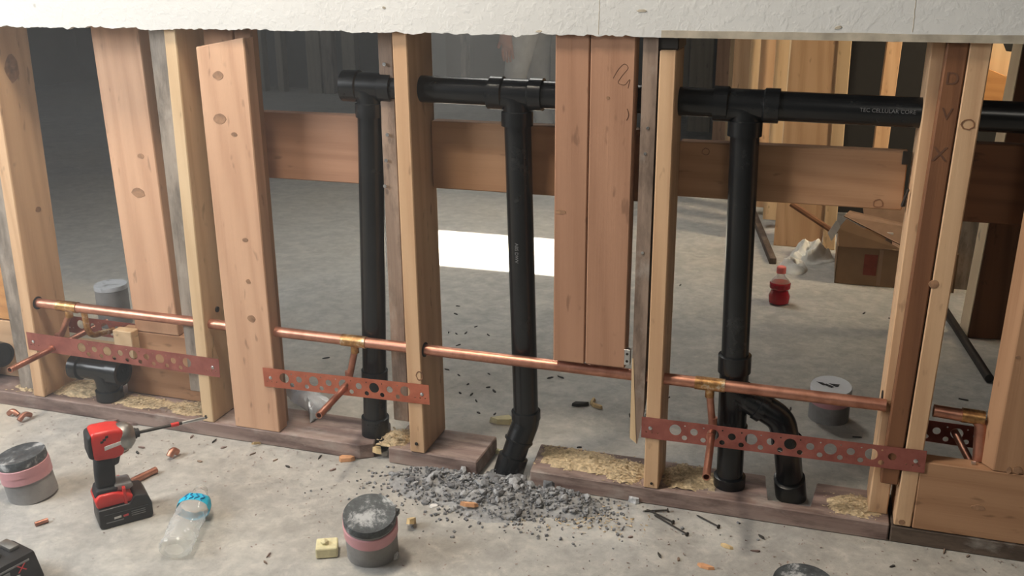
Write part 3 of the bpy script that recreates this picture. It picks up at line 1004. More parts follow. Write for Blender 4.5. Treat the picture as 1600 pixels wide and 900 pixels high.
def cpart(name, bm, mat=M_CU, label=None):
    return obj(name, bm, mat, cop, smooth=True, label=label)


tees = [(-1.6940, 0.0280, 0.2802)[0], (-0.9728, 0.0280, 0.2842)[0], (-0.1776, 0.0280, 0.2813)[0]]
xsn = [cx0] + [t for t in tees] + [cx1]
for a_, b_ in zip(xsn, xsn[1:]):
    bm = nb(); lathe(bm, (a_, YC, cz(a_)), (b_, YC, cz(b_)), [(0, RC), (b_ - a_, RC)], 20)
    cpart('pipe', bm)
RD = 0.0075


def drop(name_x, zs, y_end, x_end, y_back=None, xt=None):
    """tee on the main line, drop, elbow at the strap and a stub towards the room."""
    xt = name_x
    bm = nb()
    lathe(bm, (xt - 0.030, YC, cz(xt)), (xt + 0.030, YC, cz(xt)), [(0, RC), (0, RC + 0.0018), (0.060, RC + 0.0018), (0.060, RC)], 20)
    lathe(bm, (xt, YC, cz(xt)), (xt, YC, cz(xt) - 0.028), [(0, RD + 0.0018), (0.028, RD + 0.0018), (0.028, RD)], 16)
    cpart('tee', bm, M_SOLDER, label='soldered copper tee')
    bm = nb(); lathe(bm, (xt, YC, cz(xt) - 0.02), (x_end, YC, zs + 0.01), [(0, RD), ((Vector((xt, YC, cz(xt) - 0.02)) - Vector((x_end, YC, zs + 0.01))).length, RD)], 16)
    cpart('drop_pipe', bm)
    bm = nb(); sweep(bm, fillet([(x_end, YC, zs + 0.030), (x_end, YC, zs), (x_end, YC - 0.030, zs)], 0.018, 8), RD + 0.0016, 16)
    cpart('elbow', bm)
    yb_ = YC if y_back is None else y_back
    bm = nb(); bored_tube(bm, (x_end, yb_, zs), (x_end + (0.012 if y_back is None else 0), y_end, zs - 0.002), RD, RD - 0.0018, 0.025)
    cpart('stub_out', bm)


drop(tees[0] - 0.064, 0.182, -0.143, (-1.8022, 0.0163, 0.1820)[0], 0.20)
drop(tees[1], 0.180, -0.146, (-0.9916, 0.0301, 0.1800)[0])
drop(tees[2], 0.180, -0.170, (-0.1677, -0.0275, 0.1800)[0])
# second, lower line of the left bay curving to the strap at the back
bm = nb()
xq = tees[0]
sweep(bm, fillet([(xq - 0.018, YC, cz(xq) - 0.004), (xq - 0.018, YC + 0.004, 0.212), (xq - 0.020, 0.120, 0.196)], 0.03, 8), RD, 16)
cpart('drop_pipe', bm, M_SOLDER)
# dark rings of the bored holes
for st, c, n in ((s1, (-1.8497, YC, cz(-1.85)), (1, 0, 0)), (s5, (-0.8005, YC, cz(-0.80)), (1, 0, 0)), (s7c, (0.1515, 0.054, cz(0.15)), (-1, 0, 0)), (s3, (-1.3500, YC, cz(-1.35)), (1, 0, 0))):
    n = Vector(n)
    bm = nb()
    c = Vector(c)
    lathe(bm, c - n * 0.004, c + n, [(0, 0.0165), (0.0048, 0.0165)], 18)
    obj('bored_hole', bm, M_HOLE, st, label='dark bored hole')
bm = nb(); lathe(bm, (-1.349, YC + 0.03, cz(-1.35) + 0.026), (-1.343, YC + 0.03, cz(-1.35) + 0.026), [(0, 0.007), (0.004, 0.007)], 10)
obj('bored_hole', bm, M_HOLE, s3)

# ---------------------------------------------------------------- straps
def strap(label, x0, z0, x1, z1, h, y, first=0.075, last=0.055, back=False, mat=None):
    L = math.hypot(x1 - x0, z1 - z0)
    cu = bpy.data.curves.new('strap', 'CURVE')
    cu.dimensions = '2D'
    cu.fill_mode = 'BOTH'
    cu.extrude = 0.0006

    def poly(pts):
        s = cu.splines.new('POLY')
        s.points.add(len(pts) - 1)
        for p, q in zip(s.points, pts):
            p.co = (q[0], q[1], 0, 1)
        s.use_cyclic_u = True

    def hole(cx, cy, r, n=18):
        poly([(cx + r * math.cos(-2 * math.pi * i / n), cy + r * math.sin(-2 * math.pi * i / n)) for i in range(n)])
    poly([(0, 0), (L, 0), (L, h), (0, h)])
    x = first
    i = 0
    while x < L - last:
        hole(x, h * 0.56, 0.0122 if i % 2 == 0 else 0.0078)
        if x + 0.019 < L - last:
            hole(x + 0.019, h * 0.23, 0.0056, 12)
            hole(x + 0.019, h * 0.80, 0.0018, 8)
        x += 0.038
        i += 1
    for cx in (0.010, 0.022, 0.034, L - 0.034, L - 0.022, L - 0.010):
        hole(cx, h * (0.30 if int(cx * 1000) % 3 else 0.68), 0.0017, 8)
    o = bpy.data.objects.new('strap_tmp', cu)
    COL.objects.link(o)
    dg = bpy.context.evaluated_depsgraph_get()
    me = bpy.data.meshes.new_from_object(o.evaluated_get(dg))
    bpy.data.objects.remove(o)
    bpy.data.curves.remove(cu)
    ang = math.atan2(z1 - z0, x1 - x0)
    me.transform(Matrix.Rotation(-ang, 4, 'Y') @ Matrix.Rotation(R(90), 4, 'X'))
    me.materials.clear()
    me.materials.append(mat or M_STRAP2)
    o = bpy.data.objects.new('pipe_strap', me)
    COL.objects.link(o)
    o.location = (x0, y, z0)
    tag(o, label, 'strap')
    for f, hh in ((0.018, 0.5), (L - 0.018, 0.5)):
        c = Vector((x0 + (x1 - x0) * f / L, y - 0.0006 if not back else y + 0.0006, z0 + (z1 - z0) * f / L + h * hh))
        bm = nb()
        lathe(bm, c, c + Vector((0, -1 if not back else 1, 0)), [(0, 0.0042), (0.0010, 0.0042), (0.0020, 0.002), (0.0020, 0)], 10)
        obj('screw', bm, M_STEEL, o)
    return o


HS = 0.047
strap('copper-coated perforated strap between the knotty stud and the pale yellow stud', (-1.8775, -0.0020, 0.1698)[0], (-1.8775, -0.0020, 0.1698)[2], (-1.3190, -0.0020, 0.1631)[0], (-1.3190, -0.0020, 0.1631)[2], HS, -0.0012, 0.165, 0.075)
strap('bright orange copper-coated strap from the flat board to the round-knot stud, plastic bag behind', (-1.1988, -0.0020, 0.1571)[0], (-1.1988, -0.0020, 0.1571)[2], (-0.7823, -0.0020, 0.1664)[0], (-0.7823, -0.0020, 0.1664)[2], HS, -0.0032, 0.055, 0.05, mat=M_STRAP)
strap('longest perforated strap, crossing in front of the right drain riser', (-0.3093, -0.0020, 0.1565)[0], (-0.3093, -0.0020, 0.1565)[2], (0.2389, -0.0020, 0.1617)[0], (0.2389, -0.0020, 0.1617)[2], HS, -0.0022, 0.07, 0.05)
strap('perforated strap on the rear of the framing in the left bay', (-1.8882, 0.1345, 0.1636)[0], 0.168, -1.46, 0.166, HS, 0.1345, 0.06, back=True)
strap('dark perforated strap behind the bay at the right edge', 0.18, 0.166, 0.47, 0.160, HS, 0.1345, 0.05, back=True)

# copper in the right-hand bay
cr = thing('copper_pipe', 'short copper pipe turning down in the bay at the right edge', 'copper pipe', (0.25, 0.12, 0.0))
yq = (0.2409, 0.0385, 0.2760)[1]
bm = nb(); sweep(bm, fillet([(0.245, yq, 0.276), ((0.3308, 0.1200, 0.2361)[0], yq, 0.271), ((0.3370, 0.1200, 0.1520)[0], yq, 0.186)], 0.022, 8), RC, 18)
obj('pipe', bm, M_CU, cr, smooth=True)
bm = nb(); lathe(bm, (0.295, yq, 0.2738), (0.335, yq, 0.2722), [(0, RC), (0, RC + 0.002), (0.04, RC + 0.002), (0.04, RC)], 18)
obj('tee', bm, M_SOLDER, cr, smooth=True)
bm = nb(); bored_tube(bm, (0.2989, 0.1500, 0.1947), (0.3246, 0.0500, 0.1718), RD, RD - 0.0018)
obj('stub_out', bm, M_CU, cr, smooth=True)
# ================================================================ capped pipe stubs
def stub(label, c, z, r, capmat, tape=True, tail=False, lean=(0, 0), caph=0.016, marks=False, lug=False):
    c = Vector((c[0], c[1], 0))
    top = Vector((c.x + lean[0], c.y + lean[1], z))
    d = (top - c).normalized()
    t = thing('capped_pipe', label, 'pipe stub', c)
    bm = nb(); L = (top - c).length
    lathe(bm, c, top, [(0, r * 0.985), (L - caph, r * 0.965), (L - caph, 0)], 36)
    obj('pipe', bm, M_GREYPIPE, t, smooth=True)
    bm = nb()
    lathe(bm, top - d * caph, top, [(0, r * 0.93), (0.001, r * 0.995), (caph - 0.003, r * 0.995), (caph - 0.0005, r * 0.97), (caph - 0.001, r * 0.90), (caph - 0.0005, 0)], 40)
    if lug:
        u = (Vector((0.84, 0.54, 0)))
        q = top + u * r * 0.98
        prism(bm, [(q.x - 0.012, q.y + 0.008), (q.x - 0.004, q.y - 0.012), (q.x + 0.006, q.y - 0.003), (q.x + 0.006, q.y + 0.006)], [(q.x - 0.012, q.y + 0.008), (q.x - 0.004, q.y - 0.012), (q.x + 0.006, q.y - 0.003), (q.x + 0.006, q.y + 0.006)], top.z - 0.012, top.z - 0.0015)
    obj('cap', bm, capmat, t, smooth=True, label='round cap')
    if tape:
        z0, z1 = L * tape[0], L * tape[1]
        bm = nb(); lathe(bm, c + d * z0, c + d * z1, [(0, r * 0.98), (0.001, r * 1.02), (z1 - z0 - 0.001, r * 1.005), (z1 - z0, r * 0.96)], 36)
        tp = obj('tape', bm, M_TAPE, t, smooth=True, label='pink tape wrap')
        bm = nb(); zm = z0 + (z1 - z0) * 0.5
        lathe(bm, c + d * zm, c + d * z1, [(0, r * 1.005), (0.0005, r * 1.028), (z1 - zm - 0.001, r * 1.022), (z1 - zm, r * 1.0)], 36)
        obj('tape_layer', bm, M_TAPE, tp, smooth=True)
    if tail:
        bm = nb()
        n = 14
        A = []
        for i in range(n + 1):
            ang = R(-165 + i * 95 / n)
            rr = r * 1.045 + 0.0006 + 0.004 * max(0, (i - 10) / 4)
            zz = 0.066 - 0.034 * i / n
            A.append([bm.verts.new((c.x + math.cos(ang) * (rr + e), c.y + math.sin(ang) * (rr + e), zz + q)) for e, q in ((0, 0), (0.001, 0), (0.001, 0.022), (0, 0.022))])
        for a_, b_ in zip(A, A[1:]):
            for i in range(4):
                bm.faces.new((a_[i], a_[(i + 1) % 4], b_[(i + 1) % 4], b_[i]))
        bm.faces.new(A[0]); bm.faces.new(A[-1])
        obj('tape_tail', bm, M_TAPE, t, smooth=True, label='loose tape end')
    if marks:
        for i, (dx, dy, l, an) in enumerate(((-0.030, 0.012, 0.016, 2.6), (-0.022, 0.004, 0.014, 2.4), (-0.008, 0.016, 0.030, 2.55), (-0.002, 0.010, 0.034, 2.5), (0.006, 0.012, 0.022, 2.7), (-0.006, -0.004, 0.018, 2.5))):
            bm = nb()
            ncube(bm, top + Vector((dx, dy, 0)), (l * 1.25, 0.008, 0.0012), Matrix.Rotation(an, 3, 'Z'))
            obj('marker_scrawl', bm, M_MARKER, t)
    return t


stub('grey pipe stub with pink tape and chalky black cap at the left picture edge', (-1.578, -0.350), 0.100, 0.051, M_CAPB, (0.46, 0.80), caph=0.018, lean=(-0.012, -0.006))
stub('grey pipe stub with a loose pink tape end and dusty black cap, beside the gravel', (-0.772, -0.337), 0.108, 0.051, M_CAPB, (0.56, 0.80), tail=True, lean=(0.012, -0.030), caph=0.017, lug=True)
stub('grey pipe stub with a dusty pale grey cap behind the left bay', (-2.118, 0.600), 0.134, 0.051, M_CAPG, None, caph=0.016)
stub('pipe stub with a scrawled white cap on the floor behind the right bay', (0.070, 0.550), 0.093, 0.050, M_CAPW, (0.56, 0.74), caph=0.014, marks=True, lean=(0, -0.012))
stub('black-capped pipe stub barely showing at the bottom right of the floor', ((0.0329, -0.3335, 0.1000)[0], (0.0329, -0.3335, 0.1000)[1]), 0.100, 0.051, M_CAPB, (0.4, 0.8), caph=0.017)

# ================================================================ impact driver
FD = R(49)
fw = Vector((math.cos(FD), math.sin(FD), 0))
sd = Vector((-math.sin(FD), math.cos(FD), 0))
DR = Vector((-1.334, -0.374, 0.0))
drv = thing('impact_driver', 'red and black cordless impact driver with a long bit, standing on its battery', 'power tool', DR)


def dp(x, y, z):
    return DR + fw * x + sd * y + Vector((0, 0, z))


def dprofile(name, prof, w, mat, bev=0.004, parent=None, y0=0.0, label=None, taper=None):
    """prof in the tool's side view (x forward, z up), extruded to width w."""
    bm = nb()
    A = [bm.verts.new((x, -w / 2, z)) for x, z in prof]
    B = [bm.verts.new((x, w / 2, z)) for x, z in prof]
    n = len(A)
    fs = [bm.faces.new(A), bm.faces.new(B[::-1])]
    for i in range(n):
        fs.append(bm.faces.new((A[i], B[i], B[(i + 1) % n], A[(i + 1) % n])))
    bmesh.ops.recalc_face_normals(bm, faces=bm.faces)
    if bev:
        bmesh.ops.bevel(bm, geom=list(bm.edges), offset=bev, segments=3, affect='EDGES', profile=0.5)
    for v in bm.verts:
        v.co = dp(v.co.x, v.co.y + y0, v.co.z)
    return obj(name, bm, mat, parent or drv, smooth=True, label=label)


bat = dprofile('battery', [(-0.045, 0.004), (-0.041, 0.0), (0.057, 0.0), (0.061, 0.006), (0.061, 0.034), (0.052, 0.056), (0.028, 0.060), (0.018, 0.044), (-0.043, 0.044)], 0.072, M_BLK, 0.004)
dprofile('battery_ridge', [(-0.034, 0.029), (0.052, 0.029), (0.052, 0.032), (-0.034, 0.032)], 0.0755, M_RUB, 0.0008, bat)
dprofile('foot', [(-0.044, 0.045), (0.028, 0.045), (0.032, 0.052), (0.018, 0.064), (-0.008, 0.074), (-0.038, 0.075), (-0.047, 0.063)], 0.062, M_RED, 0.005, label='red foot of the handle')
dprofile('foot_collar', [(-0.046, 0.062), (-0.002, 0.068), (0.004, 0.082), (-0.040, 0.084)], 0.048, M_RUB, 0.006)
dprofile('foot_strap', [(0.008, 0.044), (0.014, 0.044), (0.014, 0.080), (0.008, 0.080)], 0.066, M_RED, 0.001)
dprofile('light_housing', [(-0.006, 0.073), (0.022, 0.068), (0.032, 0.074), (0.028, 0.084), (-0.004, 0.086)], 0.042, M_GREYPIPE, 0.003)
dprofile('grip', [(-0.038, 0.076), (0.000, 0.078), (0.002, 0.104), (0.005, 0.150), (-0.034, 0.152), (-0.037, 0.112)], 0.033, M_RUB, 0.010)
dprofile('trigger', [(0.001, 0.122), (0.012, 0.126), (0.018, 0.146), (0.003, 0.150)], 0.018, M_BLK, 0.003)
hs = dprofile('motor_housing', [(-0.036, 0.150), (0.004, 0.146), (0.022, 0.150), (0.025, 0.168), (0.026, 0.206), (0.000, 0.211), (-0.034, 0.212), (-0.039, 0.195), (-0.039, 0.165)], 0.056, M_RED, 0.008, label='red motor housing')
dprofile('rear_cap', [(-0.045, 0.158), (-0.034, 0.152), (-0.034, 0.208), (-0.043, 0.202)], 0.054, M_RUB, 0.005)
dprofile('side_stripe', [(-0.014, 0.170), (0.020, 0.176), (0.021, 0.184), (-0.014, 0.179)], 0.0575, M_WHITE, 0.0006, hs, label='pale name stripe')
for x, z in ((-0.012, 0.194), (-0.007, 0.199), (-0.017, 0.190)):
    dprofile('vent_slot', [(x - 0.003, z - 0.003), (x + 0.003, z - 0.002), (x + 0.003, z + 0.003), (x - 0.003, z + 0.002)], 0.0575, M_RUB, 0, hs)
bm = nb(); lathe(bm, dp(0.018, 0, 0.180), dp(0.1, 0, 0.180), [(0, 0.029), (0.010, 0.030), (0.020, 0.028), (0.027, 0.021), (0.031, 0.016), (0.031, 0)], 28)
obj('nose', bm, M_NOSE, drv, smooth=True, label='cast grey nose')
bm = nb(); lathe(bm, dp(0.046, 0, 0.180), dp(0.1, 0, 0.180), [(0, 0.0105), (0.002, 0.0115), (0.007, 0.0115), (0.008, 0.0095), (0.013, 0.0095), (0.014, 0.006), (0.014, 0)], 20)
obj('chuck', bm, M_RUB, drv, smooth=True)
bd = Vector(dp(0.20, 0, 0.178)) - dp(0.058, 0, 0.180)
bm = nb(); lathe(bm, dp(0.058, 0, 0.180), dp(0.058, 0, 0.180) + bd, [(0, 0.0033), (0.066, 0.0033), (0.066, 0.0042), (0.08, 0.0042), (0.08, 0.0033), (0.130, 0.0033), (0.141, 0.0018), (0.141, 0)], 12)
bit = obj('driver_bit', bm, M_DSTEEL, drv, smooth=True)
bm = nb(); lathe(bm, dp(0.058, 0, 0.180) + bd * 0.46, dp(0.058, 0, 0.180) + bd, [(0, 0.0046), (0.016, 0.0046)], 12)
obj('bit_ring', bm, M_RED, bit, smooth=True, label='red ring')
bm = nb(); lathe(bm, dp(0.058, 0, 0.180) + bd * 0.62, dp(0.058, 0, 0.180) + bd, [(0, 0.0037), (0.042, 0.0037), (0.050, 0.0021), (0.053, 0.0019)], 12)
obj('bit_tip', bm, M_STEEL, bit, smooth=True)
dprofile('battery_print', [(-0.032, 0.0125), (0.002, 0.0125), (0.002, 0.0145), (-0.032, 0.0145)], 0.0732, M_GREYPRINT, 0, bat)
dprofile('battery_print', [(-0.016, 0.018), (-0.002, 0.019), (-0.002, 0.0235), (-0.016, 0.0225)], 0.0732, M_WHITE, 0, bat)
dprofile('battery_print', [(0.002, 0.018), (0.012, 0.019), (0.012, 0.0235), (0.002, 0.0225)], 0.0732, M_REDPRINT, 0, bat)
for z in (0.016, 0.0205, 0.025):
    dprofile('battery_print', [(0.018, z), (0.046, z), (0.046, z + 0.0015), (0.018, z + 0.0015)], 0.0732, M_GREYPRINT, 0, bat)

# ---------------------------------------------------------------- loose battery pack, cut by the frame
bx, by = Vector((-1.3491, -0.6500, 0.0620)), Vector((-1.3364, -0.6008, 0.0620))
bu = (by - bx); bu.z = 0; bu.normalize()
bv = Vector((-bu.y, bu.x, 0))
bo = by - bu * 0.062 + bv * 0.036
bo.z = 0
pk = thing('battery_pack', 'black tool battery pack with pale contact rails at the bottom left corner', 'battery', bo)
rot = Matrix.Rotation(math.atan2(bu.y, bu.x), 3, 'Z')


def bpart(name, c, s, mat, parent=None, bev=0.003, tp=0.0):
    bm = nb()
    ncube(bm, c, s, None, bev)
    for v in bm.verts:
        f = 1 + tp * (1 - v.co.z / 0.062)
        v.co = rot @ Vector((v.co.x * f, v.co.y * f, v.co.z)) + bo
    return obj(name, bm, mat, parent or pk, smooth=True)


bb = bpart('case', (0, 0, 0.031), (0.124, 0.072, 0.062), M_BLK, None, 0.005, 0.16)
for i, x in enumerate((-0.030, 0.006, 0.042)):
    bpart('contact_rail', (x, 0.014, 0.0655), (0.020, 0.040, 0.008), M_NOSE, bb, 0.002)
bpart('latch', (-0.055, 0.02, 0.064), (0.022, 0.014, 0.006), M_RED, bb, 0.001)
cb = bo + rot @ Vector((0.018, -0.0395, 0.030))
fn = rot @ Vector((0, -1, 0))
rr = rot @ Vector((1, 0, 0))
up = (Vector((0, 0, 1)) - fn * 0.12).normalized()
for tx_, tz_, body, mt in ((0.012, 0.012, 'X', M_REDPRINT), (-0.002, -0.004, 'C', M_WHITE)):
    o = put_text('battery_mark', body, 0.020, mt, bb, cb + rr * tx_ + Vector((0, 0, tz_)) + fn * (0.0035 - tz_ * 0.15), rr, up, 1.3)
for tx_, tz_, w_, h_ in ((-0.006, 0.021, 0.070, 0.0035), (-0.022, 0.010, 0.022, 0.012)):
    bm = nb(); ncube(bm, cb + rr * tx_ + Vector((0, 0, tz_)) + fn * (0.0022 - tz_ * 0.14), (w_, 0.0012, h_), rot, 0)
    obj('battery_print', bm, M_GREYPRINT, bb)

# ================================================================ crushed water bottle
p0 = Vector((-1.1256, -0.4756, 0.0200)); p1 = Vector((-1.2025, -0.2702, 0.0280))
bt = thing('water_bottle', 'crushed clear plastic water bottle with a bright blue band, lying on the floor', 'bottle', ((p0.x + p1.x) / 2, (p0.y + p1.y) / 2, 0))
L = (p1 - p0).length
d, u, w = frame(p0, p1)
if w.z < 0:
    w = -w


def bottle_shell(name, stops, mat, flat=0.72, seg=28, off=0.0, lumps=0.18, parent=None, cap=False):
    bm = nb()
    rings = []
    for t, r in stops:
        c = p0 + d * (t * L)
        ring = []
        for i in range(seg):
            a_ = 2 * math.pi * i / seg
            q = Vector((math.cos(a_) * 2.2, math.sin(a_) * 2.2, t * 9))
            f = 1 - lumps * max(0, noise.noise(q) + 0.15)
            ring.append(bm.verts.new(c + (u * math.cos(a_) + w * math.sin(a_) * flat) * (r * f + off)))
        rings.append(ring)
    for A, B in zip(rings, rings[1:]):
        for i in range(seg):
            bm.faces.new((A[i], A[(i + 1) % seg], B[(i + 1) % seg], B[i]))
    if cap:
        bm.faces.new(rings[0]); bm.faces.new(rings[-1])
    lo = min(v.co.z for v in bm.verts)
    return bm


RB = 0.0335
body = [(0.0, 0.018), (0.006, 0.030), (0.03, RB)] + [(0.05 + i * 0.025, RB * (0.94 + 0.06 * ((i % 2)))) for i in range(17)] + [(0.48, RB * 1.02), (0.54, RB * 0.93), (0.58, RB * 1.0), (0.72, RB * 1.02), (0.80, RB * 0.86), (0.87, RB * 0.58), (0.91, 0.014), (0.93, 0.0135)]
bm = bottle_shell('b', body, M_PET)
mz = min(v.co.z for v in bm.verts)
p0.z -= mz - 0.001; p1.z -= mz - 0.001
bmesh.ops.translate(bm, verts=bm.verts, vec=(0, 0, -(mz - 0.001)))
obj('body', bm, M_PET, bt, smooth=True)
bm = bottle_shell('l', [(0.625, RB * 1.01), (0.65, RB * 1.03), (0.70, RB * 1.03), (0.745, RB * 1.01)], M_BLUE, off=0.0012)
lb = obj('band', bm, M_BLUE, bt, smooth=True, label='bright blue band')
bm = nb(); lathe(bm, p0 + d * (L * 0.925), p0 + d * L, [(0, 0.0155), (0.003, 0.0155), (0.004, 0.0135), (L * 0.05, 0.0135), (L * 0.05, 0.0115), (0.004, 0.0115)], 20, False)
obj('neck', bm, M_PET, bt, smooth=True)
for i, aa in enumerate((0.62, 0.28, -0.05, -0.38)):
    pts = []
    for j in range(9):
        t_ = 0.635 + 0.095 * j / 8
        ang = math.pi / 2 - aa + 0.10 * math.sin(j * 0.9 + i)
        rr_ = RB * 1.03 + 0.0012
        pts.append(p0 + d * (t_ * L) + (u * math.cos(ang) + w * math.sin(ang) * 0.72) * rr_ * 0.985)
    bm = nb(); sweep(bm, pts, 0.0014, 6); obj('band_print', bm, M_DBLUE, lb)

# ================================================================ gravel heap and crumbs
HEAPS = [(-0.735, -0.050, 0.13, 0.085, 0.020), (-0.60, -0.070, 0.12, 0.10, 0.024), (-0.47, -0.055, 0.10, 0.060, 0.020), (-0.615, 0.020, 0.05, 0.04, 0.012)]


def heap_z(x, y):
    z = 0
    for cx, cy, sx, sy, h in HEAPS:
        q = ((x - cx) / sx) ** 2 + ((y - cy) / sy) ** 2
        z = max(z, h * max(0, 1 - q))
    return z


bm = nb()
nx, ny = 90, 40
G = {}
for i in range(nx + 1):
    for j in range(ny + 1):
        x = -0.88 + 0.54 * i / nx
        y = -0.18 + 0.25 * j / ny
        h = heap_z(x, y)
        z = h * (0.85 + 0.5 * noise.noise(Vector((x * 30, y * 30, 0)))) + (0.004 * noise.noise(Vector((x * 110, y * 110, 2))) if h > 0.001 else 0)
        G[i, j] = bm.verts.new((x, y, max(z, 0.0) - 0.0012 + (0.0005 if h > 0 else 0)))
for i in range(nx):
    for j in range(ny):
        q = (G[i, j], G[i + 1, j], G[i + 1, j + 1], G[i, j + 1])
        if max(v.co.z for v in q) > 0.0006:
            bm.faces.new(q)
bmesh.ops.delete(bm, geom=[v for v in bm.verts if not v.link_faces], context='VERTS')
obj('concrete_dust', bm, M_CONCD, smooth=True, label='grey mound of concrete dust and fine rubble against the short plate block', cat='rubble', kind='stuff')
rnd = random.Random(11)


def heap_pt():
    while True:
        cx, cy, sx, sy, h = rnd.choice(HEAPS)
        x, y = rnd.gauss(cx, sx * 0.62), rnd.gauss(cy, sy * 0.55)
        if -0.9 < x < -0.3 and -0.20 < y < -0.008:
            return x, y
        if -0.66 < x < -0.565 and -0.02 < y < 0.03:
            return x, y


pool = []
for i in range(10):
    bm = nb(); rock(bm, (0, 0, 0), 1.0, 60 + i, 1)
    me = bpy.data.meshes.new('concrete_chunk')
    bm.to_mesh(me); bm.free(); me.materials.append(M_CONC)
    pool.append(me)
for i in range(170):
    x, y = heap_pt()
    s = rnd.uniform(0.0045, 0.0080) if i > 60 else rnd.uniform(0.008, 0.0140)
    o = bpy.data.objects.new('concrete_chunk', pool[i % 10])
    COL.objects.link(o)
    o.scale = (s, s, s)
    o.rotation_euler = (rnd.uniform(-0.3, 0.3), rnd.uniform(-0.3, 0.3), rnd.uniform(0, 6.28))
    o.location = (x, y, heap_z(x, y) + s * 0.35)
    tag(o, 'small grey broken concrete lump in the rubble mound', 'rubble', 'concrete lumps in the rubble mound')
bm = nb()
for i in range(1500):
    x, y = heap_pt()
    if i > 1100:
        x += rnd.gauss(0, 0.10); y += rnd.gauss(-0.03, 0.05)
        y = min(y, -0.01)
    s = rnd.uniform(0.0014, 0.0042)
    g = bmesh.ops.create_icosphere(bm, subdivisions=0 or 1, radius=1.0) if i % 3 == 0 else bmesh.ops.create_cube(bm, size=1.6)
    m = Matrix.Translation((x, y, heap_z(x, y) + s * 0.5)) @ Matrix.Rotation(rnd.uniform(0, 6), 4, 'Z') @ Matrix.Rotation(rnd.uniform(-0.6, 0.6), 4, 'X') @ Matrix.Diagonal((s, s * rnd.uniform(0.6, 1), s * rnd.uniform(0.5, 0.9), 1))
    bmesh.ops.transform(bm, matrix=m, verts=g['verts'])
obj('gravel', bm, M_CONC, label='fine grey grit strewn over the rubble mound', cat='rubble', kind='stuff')

# ---------------------------------------------------------------- sawdust
def sawdust(label, patches, base, seed, flakes):
    rnd = random.Random(seed)
    bm = nb()
    for cx, cy, sx, sy, h in patches:
        n = 26
        V = {}
        for i in range(n + 1):
            for j in range(n + 1):
                a_, b_ = -1 + 2 * i / n, -1 + 2 * j / n
                q = math.hypot(a_, b_)
                x, y = cx + a_ * sx, cy + b_ * sy
                z = h * max(0, 1 - q * q * (1.0 + 0.8 * noise.noise(Vector((x * 40, y * 40, seed))))) * (0.7 + 0.6 * noise.noise(Vector((x * 60, y * 60, seed + 3))))
                V[i, j] = bm.verts.new((x, y, base + z - 0.0005))
        for i in range(n):
            for j in range(n):
                q = (V[i, j], V[i + 1, j], V[i + 1, j + 1], V[i, j + 1])
                if max(v.co.z for v in q) > base + 0.0004:
                    bm.faces.new(q)
        bmesh.ops.delete(bm, geom=[v for v in bm.verts if not v.link_faces], context='VERTS')
        for _ in range(int(flakes)):
            x = cx + max(-1.1, min(1.1, rnd.gauss(0, 0.5))) * sx
            y = cy + max(-1.05, min(1.05, rnd.gauss(0, 0.5))) * sy
            q = ((x - cx) / sx) ** 2 + ((y - cy) / sy) ** 2
            z = base + h * max(0, 1 - q) * 0.8 + 0.0015
            l = rnd.uniform(0.0015, 0.0045)
            rt = Matrix.Rotation(rnd.uniform(0, 6.28), 3, 'Z') @ Matrix.Rotation(rnd.uniform(-0.6, 0.6), 3, 'X')
            a_ = [bm.verts.new(rt @ Vector(c_) + Vector((x, y, z))) for c_ in ((-l, -l * 0.35, 0), (l, -l * 0.35, 0.0004), (l * 0.8, l * 0.35, 0), (-l * 0.8, l * 0.35, -0.0003))]
            bm.faces.new(a_)
    return obj('sawdust', bm, M_SAW, label=label, cat='sawdust', kind='stuff')


sawdust('golden sawdust drifted over the sole plate in the left bay', [(-1.80, 0.075, 0.075, 0.050, 0.014), (-1.60, 0.05, 0.10, 0.036, 0.005), (-1.45, 0.055, 0.07, 0.04, 0.007), (-1.92, 0.05, 0.06, 0.04, 0.006)], 0.0385, 3, 260)
sawdust('golden sawdust drifted over the plate left of the slim new stud', [(-0.43, 0.075, 0.11, 0.050, 0.011), (-0.345, 0.055, 0.05, 0.050, 0.013), (-0.49, 0.09, 0.06, 0.036, 0.006)], 0.0385, 4, 330)
sawdust('brown sawdust heap between the slim new stud and the right drain riser', [(-0.215, 0.070, 0.060, 0.055, 0.018)], 0.0385, 5, 300)
sawdust('pale sawdust on the plate end beside the cream stud', [(0.125, 0.055, 0.055, 0.045, 0.007)], 0.0385, 6, 260)
sawdust('sawdust crumbs on the short plate block in front of the pitted stud', [(-0.888, 0.055, 0.040, 0.045, 0.016)], 0.0395, 8, 200)
sawdust('thin sawdust on the floor in front of the split plate', [(-0.42, -0.09, 0.13, 0.06, 0.0006)], 0.0005, 9, 260)

# ---------------------------------------------------------------- single chips and scraps
def chip(name, label, cat, c, l, w_, h, ang, mat, seed, tilt=0.0, group=None):
    bm = nb(); shard(bm, (c[0], c[1], c[2] + 0.0006 + abs(math.sin(tilt)) * l * 0.5), l, w_, h, ang, seed, tilt)
    return obj(name, bm, mat, label=label, cat=cat, group=group)


